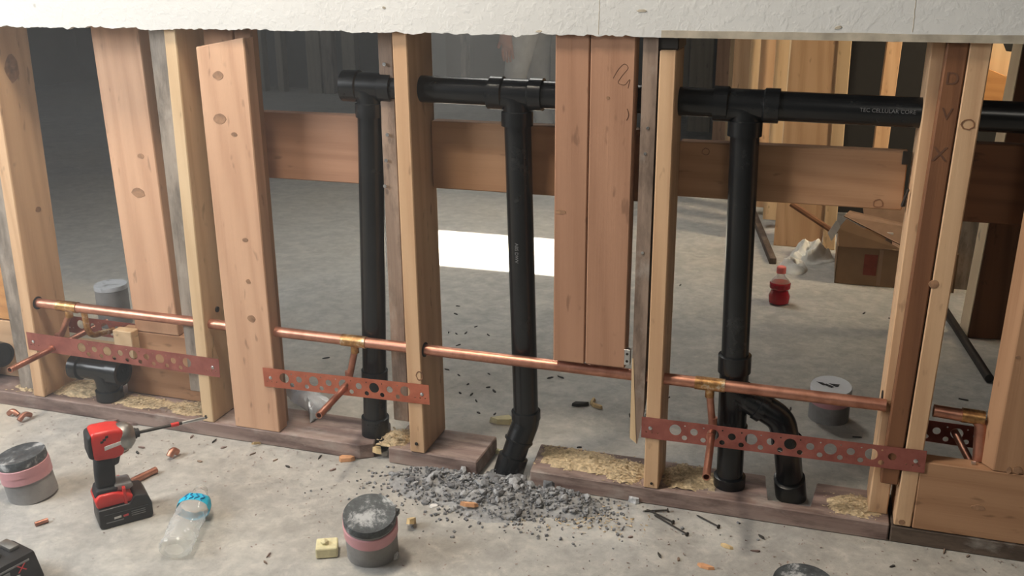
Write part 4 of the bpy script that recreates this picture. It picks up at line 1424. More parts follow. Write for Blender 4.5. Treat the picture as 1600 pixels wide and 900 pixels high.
bm = nb(); ncube(bm, Vector((-0.8565, -0.3660, 0.0120)), (0.042, 0.040, 0.022), Matrix.Rotation(R(25), 3, 'Z'), 0.003)
fb_ = obj('foam_scrap', bm, M_FOAM, label='yellowish broken foam block left of the tape-tailed pipe stub', cat='scrap')
bm = nb(); rock(bm, ((-0.8597, -0.3687, 0.0260)[0], (-0.8597, -0.3687, 0.0260)[1], 0.027), 0.012, 3); obj('crumb', bm, M_FOAM, fb_)
chip('wood_chip', 'tan split wood chip standing right of the tape-tailed pipe stub', 'wood chip', (-0.7348, -0.2366, 0.0000), 0.044, 0.026, 0.012, R(105), M_CHIP, 3, 0.5)
chip('wood_chip', 'orange wood chip on the grey dust in front of the gravel', 'wood chip', (-0.6406, -0.1393, 0.0130), 0.042, 0.016, 0.009, R(10), M_CHIPO, 4)
chip('wood_chip', 'pinkish wood chip in front of the left plate end', 'wood chip', (-0.9922, -0.0146, 0.0000), 0.044, 0.020, 0.012, R(20), M_CHIPO, 5)
chip('wood_chip', 'orange bark-like chip near the bottom edge right of centre', 'wood chip', (-0.1442, -0.1971, 0.0000), 0.036, 0.013, 0.006, R(-10), M_CHIPO, 6)
chip('wood_chip', 'pale rounded chip in the gap between the two left plate pieces', 'wood chip', (-0.9321, 0.0221, 0.0140), 0.044, 0.022, 0.014, R(-25), M_CHIP, 7)
chip('wood_chip', 'yellowish chip on the floor behind the bent middle drain pipe', 'wood chip', (-0.7038, 0.2793, 0.0000), 0.065, 0.028, 0.018, R(10), M_FOAM, 8)
chip('wood_chip', 'small pale sliver leaning on the short plate block beside the gravel', 'wood chip', (-0.7016, 0.0291, 0.0120), 0.020, 0.008, 0.006, R(-50), M_FOAM, 9, 0.4)
chip('wood_chip', 'yellow-green sliver in the plate gap left of the bent drain pipe', 'wood chip', (-0.6674, 0.1242, 0.0000), 0.030, 0.014, 0.010, R(10), M_FOAM, 10)
chip('wood_chip', 'pale splinter stuck up in front of the flat board', 'wood chip', (-1.2324, -0.0116, 0.0000), 0.030, 0.006, 0.005, R(60), M_CHIP, 11, 0.3)
chip('concrete_chunk', 'biggest pale grey concrete shard of the split plate, leaning on it', 'rubble', ((-0.5049, -0.0100, -0.0195)[0], -0.014, 0.0), 0.030, 0.014, 0.028, R(20), M_CONC, 12)
chip('concrete_chunk', 'dark grey stone against the plate left of the loose nails', 'rubble', (-0.3202, -0.0016, 0.0000), 0.032, 0.018, 0.014, R(-15), M_CONC, 13)
chip('concrete_chunk', 'round grey pebble at the foot of the tape-tailed pipe stub', 'rubble', (-0.7232, -0.3425, 0.0000), 0.020, 0.017, 0.013, R(-15), M_CONC, 14)
chip('wood_offcut', 'square thin brown wood offcut behind the impact driver', 'offcut', (-1.6483, -0.0092, 0.0000), 0.036, 0.032, 0.008, R(35), wood('plate', 'X'), 15)
chip('wood_offcut', 'slim brown wood strip lying against the plate behind the driver bit', 'offcut', (-1.5933, -0.0037, 0.0000), 0.038, 0.010, 0.006, R(5), wood('plate', 'X'), 16)
chip('wood_chip', 'dark hollow bark curl on the floor right of the loose nails', 'wood chip', (-0.1117, -0.1171, 0.0000), 0.028, 0.010, 0.006, R(-15), M_CHIP, 17)
chip('wood_chip', 'white paper-like flake on the dust right of the tape-tailed stub', 'scrap', (-0.7096, -0.1719, 0.0180), 0.022, 0.018, 0.004, R(30), M_STICKER, 18)
# three-armed dark offcut behind the middle bay
cpt = Vector((-0.5202, 0.4409, 0.0000))
t = thing('wood_scrap', 'three-armed brown splintered scrap on the floor behind the middle bay', 'scrap', cpt)
for i, (an, l) in enumerate(((R(200), 0.050), (R(-20), 0.044), (R(80), 0.036))):
    q = cpt + Vector((math.cos(an), math.sin(an), 0)) * l * 0.5
    bm = nb(); shard(bm, (q.x, q.y, 0.001), l, 0.011, 0.010, an, 30 + i, 0.0 if i < 2 else -0.5)
    obj('arm', bm, M_CHIPD if i == 0 else M_CHIP, t)
# copper scraps
def cu_scrap(name, label, a_, b_, r, z, elbow=False):
    a_, b_ = Vector(a_), Vector(b_)
    a_.z = b_.z = r + 0.0005 + z
    bm = nb()
    if elbow:
        m_ = (a_ + b_) / 2 + Vector((0, 0, 0.012))
        sweep(bm, fillet([a_, m_, b_], 0.02, 6), r, 14)
    else:
        bored_tube(bm, a_, b_, r, r - 0.002)
    return obj(name, bm, M_CU, smooth=True, label=label, cat='copper scrap')


cu_scrap('copper_offcut', 'copper tube offcut lying right behind the driver battery', (-1.3976, -0.2530, 0.0080), (-1.3787, -0.1927, 0.0080), 0.0075, 0)
cu_scrap('copper_offcut', 'short copper tube offcut between the left pipe stub and the driver', (-1.4769, -0.4568, 0.0040), (-1.4641, -0.4349, 0.0040), 0.0048, 0)
cu_scrap('copper_elbow', 'copper elbow fitting on the floor right of the driver bit', (-1.3882, -0.1308, 0.0040), (-1.3845, -0.1066, 0.0040), 0.008, 0, True)
cu_scrap('copper_elbow', 'left copper fitting of the two below the left bay', (-1.9261, -0.0526, 0.0040), (-1.8968, -0.0515, 0.0040), 0.0065, 0, True)
cu_scrap('copper_elbow', 'right copper fitting of the two below the left bay', (-1.8702, -0.0779, 0.0040), (-1.8670, -0.0424, 0.0040), 0.0065, 0, True)
# loose nails
def nail(label, a_, b_):
    a_, b_ = Vector(a_), Vector(b_)
    a_.z = 0.0022; b_.z = 0.0045
    bm = nb(); Ln = (b_ - a_).length
    lathe(bm, a_, b_, [(0, 0.0005), (0.006, 0.0018), (Ln - 0.002, 0.0018), (Ln - 0.002, 0.0046), (Ln, 0.0046)], 8)
    obj('nail', bm, M_DSTEEL, label=label, cat='nail')


nail('loose nail lying longest, head towards the bottom edge, in front of the split plate', (-0.2692, -0.0421, 0.0000), (-0.1921, -0.0990, 0.0000))
nail('loose nail with its head between two others in front of the split plate', (-0.2886, -0.0243, 0.0000), (-0.2261, -0.0623, 0.0000))
nail('loose nail lying alone below the right drain riser, in front of the plate', (-0.1852, -0.0163, 0.0000), (-0.1352, -0.0519, 0.0000))
nail('loose nail lying flat along the plate among the others', (-0.2949, -0.0343, 0.0000), (-0.2436, -0.0185, 0.0000))
# dark shavings strewn on the floor
rnd = random.Random(21)
shv = [(701, 520), (713, 522), (728, 521), (744, 511), (763, 524), (716, 479), (712, 491), (716, 540), (698, 578), (717, 587), (731, 601), (737, 617), (764, 585), (763, 606), (772, 612), (744, 627), (719, 615), (748, 646), (773, 648), (552, 503), (762, 512), (1046, 443), (1050, 487), (1063, 446), (1019, 652), (1010, 650), (1045, 622), (984, 650), (1392, 498), (1350, 490), (1237, 655), (1505, 625), (876, 590), (860, 591), (1242, 640), (1340, 684)]
for i, (x_, y_) in enumerate(shv):
    c_ = [None]
SHV = [(-1.0634, 0.8293, 0.0000), (-1.0365, 0.8258, 0.0000), (-1.0099, 0.8396, 0.0000), (-0.9983, 0.9020, 0.0000), (-0.9379, 0.8441, 0.0000), (-1.1210, 1.0678, 0.0000), (-1.1024, 0.9946, 0.0000), (-0.9969, 0.7371, 0.0000), (-0.9628, 0.5534, 0.0000), (-0.9155, 0.5252, 0.0000), (-0.8705, 0.4748, 0.0000), (-0.8378, 0.4149, 0.0000), (-0.8380, 0.5581, 0.0000), (-0.8101, 0.4710, 0.0000), (-0.7871, 0.4518, 0.0000), (-0.8128, 0.3804, 0.0000), (-0.8701, 0.4136, 0.0000), (-0.7820, 0.3131, 0.0000), (-0.7404, 0.3180, 0.0000), (-0.4845, 1.5172, 0.0000), (-0.4294, 1.2231, 0.0000), (-0.4441, 1.5064, 0.0000), (-0.3543, 0.4203, 0.0000), (-0.3696, 0.4234, 0.0000), (-0.3324, 0.5476, 0.0000), (-0.4099, 0.4111, 0.0000), (0.2528, 1.3587, 0.0000), (0.1715, 1.3847, 0.0000), (-0.0171, 0.5118, 0.0000), (0.4061, 0.7602, 0.0000), (-0.6404, 0.5949, 0.0000), (-0.6664, 0.5823, 0.0000), (0.1396, 0.4534, 0.0000), (-0.0228, 0.5685, 0.0000), (-1.3300, 0.5311, 0.0000), (-0.4909, 0.2051, 0.0000)]
for i, c_ in enumerate(SHV):
    chip('plastic_shaving', 'dark curled shaving on the floor behind the framing', 'shaving', c_, rnd.uniform(0.012, 0.026), rnd.uniform(0.004, 0.007), 0.003, rnd.uniform(0, 3), M_CHIPD, 200 + i, 0, 'dark shavings behind the framing')
FSH = [(-1.5641, -0.0889, 0.0000), (-1.5133, -0.1282, 0.0000), (-1.5550, -0.0507, 0.0000), (-1.3844, 0.0305, 0.0000), (-1.3418, 0.0073, 0.0000), (-1.4073, -0.0163, 0.0000), (-1.3413, -0.0207, 0.0000), (-1.3149, -0.1199, 0.0000), (-1.4879, -0.1001, 0.0000), (-1.4815, -0.1251, 0.0000), (-1.2170, -0.0508, 0.0000), (-1.1101, 0.0156, 0.0000), (-1.1559, 0.0360, 0.0000), (-0.9546, -0.4319, 0.0000), (-0.9623, -0.4072, 0.0000), (0.1950, -0.0902, 0.0000), (0.3357, -0.0112, 0.0000), (-0.0578, -0.1144, 0.0000), (-0.0495, -0.0599, 0.0000), (0.2937, -0.0060, 0.0000), (-0.3005, -0.1373, 0.0000), (-0.2348, -0.1827, 0.0000), (-1.1502, -0.0630, 0.0000), (-1.3003, -0.0427, 0.0000), (-1.1062, -0.0814, 0.0000), (-0.1969, -0.1868, 0.0000), (-1.0008, -0.0647, 0.0000), (-1.0580, -0.0185, 0.0000)]
for i, c_ in enumerate(FSH):
    chip('wood_shaving', 'small dark wood flake on the bare floor in front of the framing', 'shaving', c_, rnd.uniform(0.011, 0.026), rnd.uniform(0.004, 0.008), 0.003, rnd.uniform(0, 3), (M_CHIPD, wood('old', 'X'), wood('plate', 'X'))[i % 3], 300 + i, 0, 'dark flakes in front of the framing')
bm = nb()
for i in range(900):
    x = rnd.uniform(-1.9, 0.6); y = -abs(rnd.gauss(0, 0.22)) - 0.005
    l = rnd.uniform(0.001, 0.0032)
    rt = Matrix.Rotation(rnd.uniform(0, 6.28), 3, 'Z')
    a_ = [bm.verts.new(rt @ Vector(c_) + Vector((x, y, 0.0012))) for c_ in ((-l, -l * 0.4, 0), (l, -l * 0.4, 0.0008), (l * 0.8, l * 0.4, 0), (-l * 0.8, l * 0.4, 0.0006))]
    bm.faces.new(a_)
obj('crumbs', bm, wood('plate', 'X'), label='fine brown crumbs scattered over the floor in front of the plates', cat='debris', kind='stuff')

# ---------------------------------------------------------------- plastic bag of fittings
pb = [Vector(p) for p in ((-1.2910, 0.2166, 0.0500), (-1.2459, 0.2112, 0.0600), (-1.1764, 0.1964, 0.0700), (-1.1150, 0.1528, 0.0550), (-1.1166, 0.1243, 0.0450), (-1.1286, 0.0684, 0.0450), (-1.1611, 0.1211, 0.0420), (-1.2240, 0.1566, 0.0420))]
cen = sum(pb, Vector()) / len(pb)
bag = thing('plastic_bag', 'crumpled clear plastic bag of small parts lying behind the orange strap', 'bag', (cen.x, cen.y, 0.039))
bm = nb()
rings = []
for lvl, (sc_, dz) in enumerate(((1.0, -0.004), (1.03, 0.006), (0.92, 0.018), (0.70, 0.026), (0.45, 0.030), (0.2, 0.030))):
    ring = []
    m_ = 40
    for i in range(m_):
        f = i / m_ * len(pb)
        a_, b_ = pb[int(f) % len(pb)], pb[(int(f) + 1) % len(pb)]
        q = a_.lerp(b_, f - int(f))
        q = cen + (q - cen) * sc_
        nz = noise.noise(q * 60) * 0.010 + abs(noise.noise(q * 110)) * 0.010
        ring.append(bm.verts.new((q.x + nz * 0.4, q.y, max(0.0395, q.z * 0.75 + dz + nz))))
    rings.append(ring)
for A, B in zip(rings, rings[1:]):
    for i in range(len(A)):
        bm.faces.new((A[i], A[(i + 1) % len(A)], B[(i + 1) % len(A)], B[i]))
bm.faces.new(rings[-1])
obj('film', bm, M_BAG, bag, smooth=True)
for i, (x_, y_) in enumerate(((-0.02, 0.01), (0.015, -0.012), (0.03, 0.015))):
    bm = nb(); lathe(bm, (cen.x + x_, cen.y + y_, 0.041), (cen.x + x_ + 0.01, cen.y + y_ - 0.012, 0.047), [(0, 0.006), (0.014, 0.006)], 10)
    obj('fitting', bm, (M_DSTEEL, M_STEEL, M_STEEL)[i], bag)

# ================================================================ things on the floor behind
# cardboard box
X0, X1, Y0, Y1, ZB = 0.076, 0.470, 1.69, 1.97, 0.138
cbx = thing('cardboard_box', 'open brown cardboard box with a faded red print behind the right bay', 'box', (0.27, 1.83, 0))
th = 0.004
walls = ((X0, X1, Y0, Y0 + th), (X0, X1, Y1 - th, Y1), (X0, X0 + th, Y0, Y1), (X1 - th, X1, Y0, Y1))
for q in walls:
    bm = nb(); box(bm, *q, 0.001, ZB, 0.0008); obj('side_panel', bm, M_CARD, cbx)
bm = nb(); box(bm, X0 + 0.006, X1 - 0.006, Y0 + 0.006, Y1 - 0.006, 0.06, 0.10); obj('contents', bm, M_CARDIN, cbx, label='dark contents')


def flap(pts, th_=0.004, mat=None):
    bm = nb()
    pts = [Vector(p) for p in pts]
    n = (pts[1] - pts[0]).cross(pts[2] - pts[0]).normalized() * th_
    A = [bm.verts.new(p) for p in pts]
    B = [bm.verts.new(p + n) for p in pts]
    bm.faces.new(A); bm.faces.new(B[::-1])
    for i in range(len(A)):
        bm.faces.new((A[i], A[(i + 1) % len(A)], B[(i + 1) % len(A)], B[i]))
    return obj('flap', bm, mat or M_CARD, cbx)


fl = flap([(X0 + 0.002, Y0, ZB), (X0 + 0.215, Y0, ZB + 0.002), (X0 + 0.02, Y0 + 0.02, ZB + 0.095), (X0 - 0.005, Y0 + 0.01, ZB + 0.06)])
flap([(X0 + 0.01, Y0 + 0.05, ZB + 0.095), (X0 + 0.23, Y0 + 0.03, ZB), (X0 + 0.32, Y0 + 0.12, ZB + 0.045), (X0 + 0.03, Y0 + 0.12, ZB + 0.10)], mat=M_CARDIN)
flap([(X0 + 0.10, Y1, ZB), (X1, Y1, ZB), (X1 - 0.01, Y1 + 0.05, ZB + 0.085), (X0 + 0.08, Y1 + 0.04, ZB + 0.075)], mat=M_CARDIN)
bm = nb()
ps = [(0.0366, 1.6500, 0.1925), (0.0619, 1.6500, 0.2403), (0.0768, 1.6500, 0.2162), (0.0520, 1.6500, 0.1637)]
A = [bm.verts.new(p) for p in ps]; B = [bm.verts.new((p[0], p[1] + 0.0015, p[2])) for p in ps]
bm.faces.new(A); bm.faces.new(B[::-1])
for i in range(4):
    bm.faces.new((A[i], A[(i + 1) % 4], B[(i + 1) % 4], B[i]))
obj('sticker', bm, M_STICKER, fl, label='white sticker')
bm = nb(); box(bm, (0.1682, 1.6900, 0.1087)[0], (0.2123, 1.6900, 0.1124)[0], Y0 - 0.001, Y0 + 0.001, 0.04, 0.115); obj('red_print', bm, M_CARDRED, cbx, label='faded red print')
bm = nb(); box(bm, (0.2164, 1.6900, 0.1127)[0], (0.2290, 1.6900, 0.1138)[0], Y0 - 0.0008, Y0 + 0.001, 0.004, 0.135); obj('box_tape', bm, M_CARDTAPE, cbx)
bm = nb(); box(bm, (0.2343, 1.7500, 0.1630)[0], (0.2574, 1.7500, 0.1648)[0], 1.745, 1.749, 0.12, 0.185, 0.001); obj('paper_slip', bm, M_STICKER, cbx)
# reddish-brown stick leaning over the box
bm = nb()
pa, pe = Vector((-0.1039, 2.0200, 0.2027)), Vector((0.0605, 1.9900, 0.1108))
sweep(bm, [pa, pe, Vector((pe.x + 0.06, 1.985, ZB + 0.0))], 0.012, 8)
obj('leaning_stick', bm, wood('brown', 'X'), label='reddish brown stick leaning on the cardboard box', cat='stick')
# rags
def rag(label, c, sx, sy, h, seed):
    bm = nb()
    n = 34
    V = {}
    for i in range(n + 1):
        for j in range(n):
            rr_ = i / n
            an = 2 * math.pi * j / n
            f = 1 + 0.30 * noise.noise(Vector((math.cos(an) * 1.5, math.sin(an) * 1.5, seed)))
            x, y = math.cos(an) * rr_ * sx * f, math.sin(an) * rr_ * sy * f
            z = h * (1 - rr_ ** 3) * (0.62 + 1.3 * noise.noise(Vector((x * 24, y * 24, seed)))) + 0.022 * (0.4 - abs(noise.noise(Vector((x * 45, y * 45, seed))))) * (1 - rr_ ** 4) + 0.002
            V[i, j] = (x, y, max(0.001, z if rr_ < 0.98 else 0.001))
    vs = {kk: bm.verts.new(Vector(vv) + Vector(c)) for kk, vv in V.items() if kk[0] > 0}
    c0 = bm.verts.new(Vector((0, 0, V[0, 0][2])) + Vector(c))
    for j in range(n):
        bm.faces.new((c0, vs[1, j], vs[1, (j + 1) % n]))
        for i in range(1, n):
            bm.faces.new((vs[i, j], vs[i + 1, j], vs[i + 1, (j + 1) % n], vs[i, (j + 1) % n]))
    return obj('rag', bm, M_RAG, smooth=True, label=label, cat='rag')


rag('smaller white rag lying flatter, beside the red drink bottle', ((-0.0694, 1.8259, 0.0000)[0], (-0.0694, 1.8259, 0.0000)[1] , 0), 0.055, 0.080, 0.040, 1)
rag('larger crumpled white rag beside the cardboard box', ((-0.0177, 1.9446, 0.0000)[0], (-0.0177, 1.9446, 0.0000)[1] + 0.04, 0), 0.090, 0.090, 0.066, 5)
# red drink bottle
q = Vector((-0.1000, 1.3884, 0.0000)); q.y += 0.02; q.z = 0.0006
rbt = thing('drink_bottle', 'small red drink bottle with a pink cap standing on the floor behind', 'bottle', q)
HB = 0.130
prof = [(0, 0.0), (0, 0.024), (0.004, 0.030), (0.030, 0.032), (0.048, 0.026), (0.054, 0.0255), (0.062, 0.031), (0.080, 0.0315), (0.096, 0.024), (0.110, 0.014), (0.118, 0.0125), (0.125, 0.0125)]
prof = [(t_ * 0.88, r_ * 1.1 if r_ > 0.014 else r_) for t_, r_ in prof]
bm = nb(); lathe(bm, q, q + Vector((0, 0, 1)), prof[7:], 28, False); obj('body', bm, M_PET, rbt, smooth=True)
bm = nb(); lathe(bm, q + Vector((0, 0, 0.002)), q + Vector((0, 0, 1)), [(0, 0)] + [(t_, r_) for t_, r_ in prof[1:8]] + [(0.074, 0.031), (0.074, 0)], 28)
obj('drink', bm, M_DRINK, rbt, smooth=True, label='red liquid')
bm = nb(); lathe(bm, q + Vector((0, 0, 0.107)), q + Vector((0, 0, 1)), [(0, 0), (0, 0.0155), (0.020, 0.0150), (0.023, 0.012), (0.023, 0)], 24)
obj('cap', bm, M_CAPR, rbt, smooth=True)

# ---------------------------------------------------------------- stud walls farther back
def far_stud(name, label, tone, foot, z1, shift=(0, 0), z0=0.0, cat='stud', group=None):
    bm = nb(); prism(bm, foot, [(x + shift[0], y + shift[1]) for x, y in foot], z0, z1, 0.002)
    return obj(name, bm, wood(tone), label=label, cat=cat, group=group)


def rect(x0, x1, y0, d_=0.09):
    return [(x0, y0), (x1, y0), (x1, y0 + d_), (x0, y0 + d_)]


# plate of the wall that runs away from us behind the right bay
bm = nb()
fo = [(-0.160, 1.86), (-0.135, 1.864), (-0.80, 5.60), (-0.83, 5.59)]
prism(bm, fo, fo, 0.0, 0.024, 0.002)
obj('sole_plate', bm, wood('darkplate', 'Y'), label='dark plate running away on the floor to the far wall behind the right bay', cat='plate')
lf = (-0.1463, 2.1300, 0.8086)[0]
far_stud('wall_stud', 'broad light board at the near end of the far stud wall, bare floor before it', 'fir', rect(-0.162, 0.024, 2.13, 0.04), 2.69, (0.02, 0))
far_stud('wall_stud', 'narrow light stud on the right side of that broad far board, by the dark opening', 'pale', rect(0.0265, 0.074, 2.125, 0.10), 2.69, (-0.045, 0))
pr = [(1222, 1237, 2.40, 'pale'), (1197, 1217, 2.62, 'fir'), (1181, 1194, 2.85, 'pale'), (1155, 1181, 3.05, 'fir'), (1149, 1156, 3.5, 'pale'), (1127, 1150, 3.9, 'pink')]
PX = [((-0.2062, 2.4000, 0.7878)[0], (-0.1462, 2.4000, 0.7889)[0]), ((-0.2804, 2.6200, 0.7704)[0], (-0.2142, 2.6200, 0.7716)[0]), ((-0.3397, 2.8500, 0.7526)[0], (-0.2892, 2.8500, 0.7535)[0]), ((-0.4308, 3.0500, 0.7364)[0], (-0.3483, 3.0500, 0.7378)[0]), ((-0.4931, 3.5000, 0.7024)[0], (-0.4639, 3.5000, 0.7029)[0]), ((-0.6034, 3.9000, 0.6712)[0], (-0.5230, 3.9000, 0.6726)[0])]
wh = ['nearest of the row, pressed behind the broad board', 'second behind the broad board', 'third behind the broad board', 'fourth behind the broad board', 'slim fifth behind the broad board', 'last lit one before the dark gap']
for (x0, x1), (_, _, yy, tn), wl in zip(PX, pr, wh):
    far_stud('wall_stud', 'sunlit stud of the far wall, ' + wl, tn, rect(x0 - 0.02, x1, yy, 0.05), 2.69, (0.0, 0), 0.037)
ED = [((-0.3131, 2.8300, 0.7545)[0], (-0.2908, 2.8300, 0.7549)[0], 2.80), ((-0.2316, 2.6000, 0.7728)[0], (-0.2132, 2.6000, 0.7731)[0], 2.57), ((-0.1703, 2.3800, 0.7899)[0], (-0.1530, 2.3800, 0.7902)[0], 2.355)]  # added strips, their bright wood colour paints the lit stud edges
for (x0, x1, yy), wl in zip(ED, ('left', 'middle', 'right')):
    far_stud('wall_stud', 'thin added strip painting a lit edge on the far stud row, %s of the three' % wl, 'bright', rect(x0, x1, yy, 0.018), 2.69, (0, 0), 0.037)
# dark far end of that wall
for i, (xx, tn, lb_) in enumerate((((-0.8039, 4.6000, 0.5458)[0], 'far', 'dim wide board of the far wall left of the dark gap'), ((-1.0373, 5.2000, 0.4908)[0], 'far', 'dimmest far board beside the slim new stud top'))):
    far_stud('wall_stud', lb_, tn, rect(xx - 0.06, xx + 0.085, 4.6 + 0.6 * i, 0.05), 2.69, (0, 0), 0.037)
# black panel put in for the shade of a dark opening, and its stud
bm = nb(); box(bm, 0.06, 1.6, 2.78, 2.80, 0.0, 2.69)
setting('wall_dark_opening', bm, M_DARKOPEN)
far_stud('wall_stud', 'lone light stud in front of the dark opening', 'fir', rect(0.190, 0.248, 2.56, 0.09), 2.69, (0.05, 0))
# bay at the right edge
r1_ = far_stud('wall_stud', 'dark broad stud with a left edge painted as lit behind the bay at the right edge', 'brown', [(0.468, 1.25), (0.60, 1.26), (0.60, 1.30), (0.450, 1.29)], 2.69, (0.095, 0))
bm = nb(); fb = [(0.4470, 1.2895), (0.4650, 1.2470), (0.4680, 1.2490), (0.4500, 1.2905)]  # light on the stud's left face, put into a bright colour
prism(bm, fb, [(x + 0.095, y) for x, y in fb], 0.001, 2.69)
obj('painted_lit_edge', bm, wood('bright'), r1_, label='edge coloured bright as if lit')
far_stud('wall_stud', 'short greyish stud farther behind the bay at the right edge', 'grey', rect(0.455, 0.56, 1.74, 0.04), (0.4600, 1.7400, 0.2785)[2], (0.012, 0))
bm = nb()
pc, pd = Vector((0.4178, 1.4500, 0.0075)), Vector((0.4847, 0.9005, 0.0000))
pc = Vector((0.4170, 1.4975, 0.0000))
sweep(bm, [pc + Vector((0, 0, 0.012)), pd + Vector((0, 0, 0.012))], 0.012, 12)
obj('floor_conduit', bm, M_DSTEEL, smooth=True, label='dark metal conduit lying on the floor behind the bay at the right edge', cat='conduit')
# lit sheet and diagonal brace high behind the right edge
YB = 2.2
bm = nb()
zt = [0.16, 0.02, -0.01, -0.02, 0.02]
xs = [(0.5319, 2.2000, 0.7516)[0] - 0.06, (0.5814, 2.2000, 0.7801)[0], (0.5969, 2.2000, 0.7759)[0], (0.6137, 2.2000, 0.7762)[0], (0.6532, 2.2000, 0.7951)[0] + 0.2]
zt = [(0.5289, 2.2000, 0.8538)[2], (0.5713, 2.2000, 0.8071)[2], (0.5884, 2.2000, 0.7757)[2], (0.6098, 2.2000, 0.7739)[2], (0.6358, 2.2000, 0.7993)[2]]
zb_ = 0.55
F = [bm.verts.new((x, YB, zb_)) for x in xs] + [bm.verts.new((x, YB, z)) for x, z in list(zip(xs, zt))[::-1]]
Bk = [bm.verts.new((v.co.x, YB + 0.012, v.co.z)) for v in F]
bm.faces.new(F); bm.faces.new(Bk[::-1])
for i in range(len(F)):
    bm.faces.new((F[i], F[(i + 1) % len(F)], Bk[(i + 1) % len(F)], Bk[i]))
obj('torn_sheet', bm, wood('pale'), label='bright pale sheet with a torn top edge high behind the right edge', cat='panel')
bm = nb()
b0, b1 = Vector((0.4953, 2.1400, 0.7335)), Vector((0.7507, 2.1400, 0.6320))
F = [b0, b1, b1 + Vector((0, 0, -0.20)), b0 + Vector((0, 0, -0.20))]
A = [bm.verts.new(p) for p in F]; B = [bm.verts.new(p + Vector((0, 0.038, 0))) for p in F]
bm.faces.new(A); bm.faces.new(B[::-1])
for i in range(4):
    bm.faces.new((A[i], A[(i + 1) % 4], B[(i + 1) % 4], B[i]))
obj('brace_board', bm, wood('orange', 'X'), label='orange lit diagonal brace board behind the right edge', cat='brace')
# dim studs along the far wall
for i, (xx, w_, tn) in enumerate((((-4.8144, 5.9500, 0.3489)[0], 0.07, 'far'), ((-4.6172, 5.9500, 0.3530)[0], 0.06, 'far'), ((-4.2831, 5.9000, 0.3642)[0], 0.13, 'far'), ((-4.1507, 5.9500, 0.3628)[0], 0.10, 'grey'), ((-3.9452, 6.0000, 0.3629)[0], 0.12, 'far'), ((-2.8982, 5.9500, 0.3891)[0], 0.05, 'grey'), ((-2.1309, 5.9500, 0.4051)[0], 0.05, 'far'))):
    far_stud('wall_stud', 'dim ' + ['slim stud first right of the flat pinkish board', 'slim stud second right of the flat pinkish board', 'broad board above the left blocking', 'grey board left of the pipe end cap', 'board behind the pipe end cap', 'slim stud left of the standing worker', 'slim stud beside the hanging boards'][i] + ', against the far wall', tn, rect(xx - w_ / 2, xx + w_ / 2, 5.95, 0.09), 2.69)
bm = nb(); box(bm, (-3.1493, 6.1000, 0.3713)[0], (-2.1719, 6.1000, 0.3917)[0], 6.2, 6.28, 0.0, 2.5)
setting('wall_panel', bm, plain('dark_brown_panel', (0.06, 0.05, 0.045), 0.9))
bm = nb()
sA, sB = Vector((-2.3550, 4.6000, 0.5133)), Vector((-2.1171, 4.6000, 0.5768))
F = [sA, sB, sB + Vector((0, 0, 0.03)), sA + Vector((0, 0, 0.03))]
A = [bm.verts.new(p) for p in F]; B = [bm.verts.new(p + Vector((0, 0.004, 0))) for p in F]
bm.faces.new(A); bm.faces.new(B[::-1])
for i in range(4):
    bm.faces.new((A[i], A[(i + 1) % 4], B[(i + 1) % 4], B[i]))

bm.free()

# ================================================================ worker behind the framing
PX0, PY0 = -1.675, 3.62
bmv = {
    'pelvis': ((0.06, 0, 0.86), 0.135), 'waist': ((0.0, 0, 0.99), 0.125), 'chest': ((-0.10, 0, 1.18), 0.145), 'upper': ((-0.17, 0, 1.31), 0.12), 'neck': ((-0.225, 0, 1.41), 0.055),
    'hipN': ((0.05, -0.09, 0.80), 0.098), 'kneeN': ((-0.02, -0.10, 0.46), 0.066), 'ankN': ((0.02, -0.10, 0.10), 0.046), 'heelN': ((0.02, -0.10, 0.05), 0.046), 'toeN': ((-0.15, -0.105, 0.038), 0.036),
    'hipF': ((0.06, 0.09, 0.80), 0.098), 'kneeF': ((0.06, 0.10, 0.46), 0.066), 'ankF': ((0.12, 0.10, 0.10), 0.046), 'heelF': ((0.12, 0.10, 0.05), 0.046), 'toeF': ((-0.05, 0.105, 0.038), 0.036),
    'shN': ((-0.16, -0.17, 1.27), 0.060), 'elN': ((-0.11, -0.235, 0.99), 0.044), 'wrN': ((-0.030, -0.230, 0.745), 0.029), 'paN': ((-0.020, -0.230, 0.690), 0.033), 'kpN': ((-0.017, -0.230, 0.655), 0.030),
    'shF': ((-0.16, 0.17, 1.27), 0.060), 'elF': ((-0.25, 0.23, 1.02), 0.044), 'wrF': ((-0.40, 0.20, 0.90), 0.029), 'paF': ((-0.45, 0.195, 0.88), 0.033), 'kpF': ((-0.485, 0.19, 0.87), 0.030),
}
ed = [('pelvis', 'waist'), ('waist', 'chest'), ('chest', 'upper'), ('upper', 'neck'), ('pelvis', 'hipN'), ('hipN', 'kneeN'), ('kneeN', 'ankN'), ('ankN', 'heelN'), ('heelN', 'toeN'), ('pelvis', 'hipF'), ('hipF', 'kneeF'), ('kneeF', 'ankF'), ('ankF', 'heelF'), ('heelF', 'toeF'),
      ('upper', 'shN'), ('shN', 'elN'), ('elN', 'wrN'), ('wrN', 'paN'), ('paN', 'kpN'), ('upper', 'shF'), ('shF', 'elF'), ('elF', 'wrF'), ('wrF', 'paF'), ('paF', 'kpF')]
hd = Vector((-0.28, 0, 1.52))
bmv['head'] = (tuple(hd), 0.088); bmv['crown'] = (tuple(hd + Vector((0.0, 0, 0.085))), 0.078); bmv['jaw'] = (tuple(hd + Vector((-0.045, 0, -0.055))), 0.055); bmv['nose'] = (tuple(hd + Vector((-0.105, 0, 0.0))), 0.014)
ed += [('neck', 'head'), ('head', 'crown'), ('head', 'jaw'), ('head', 'nose')]
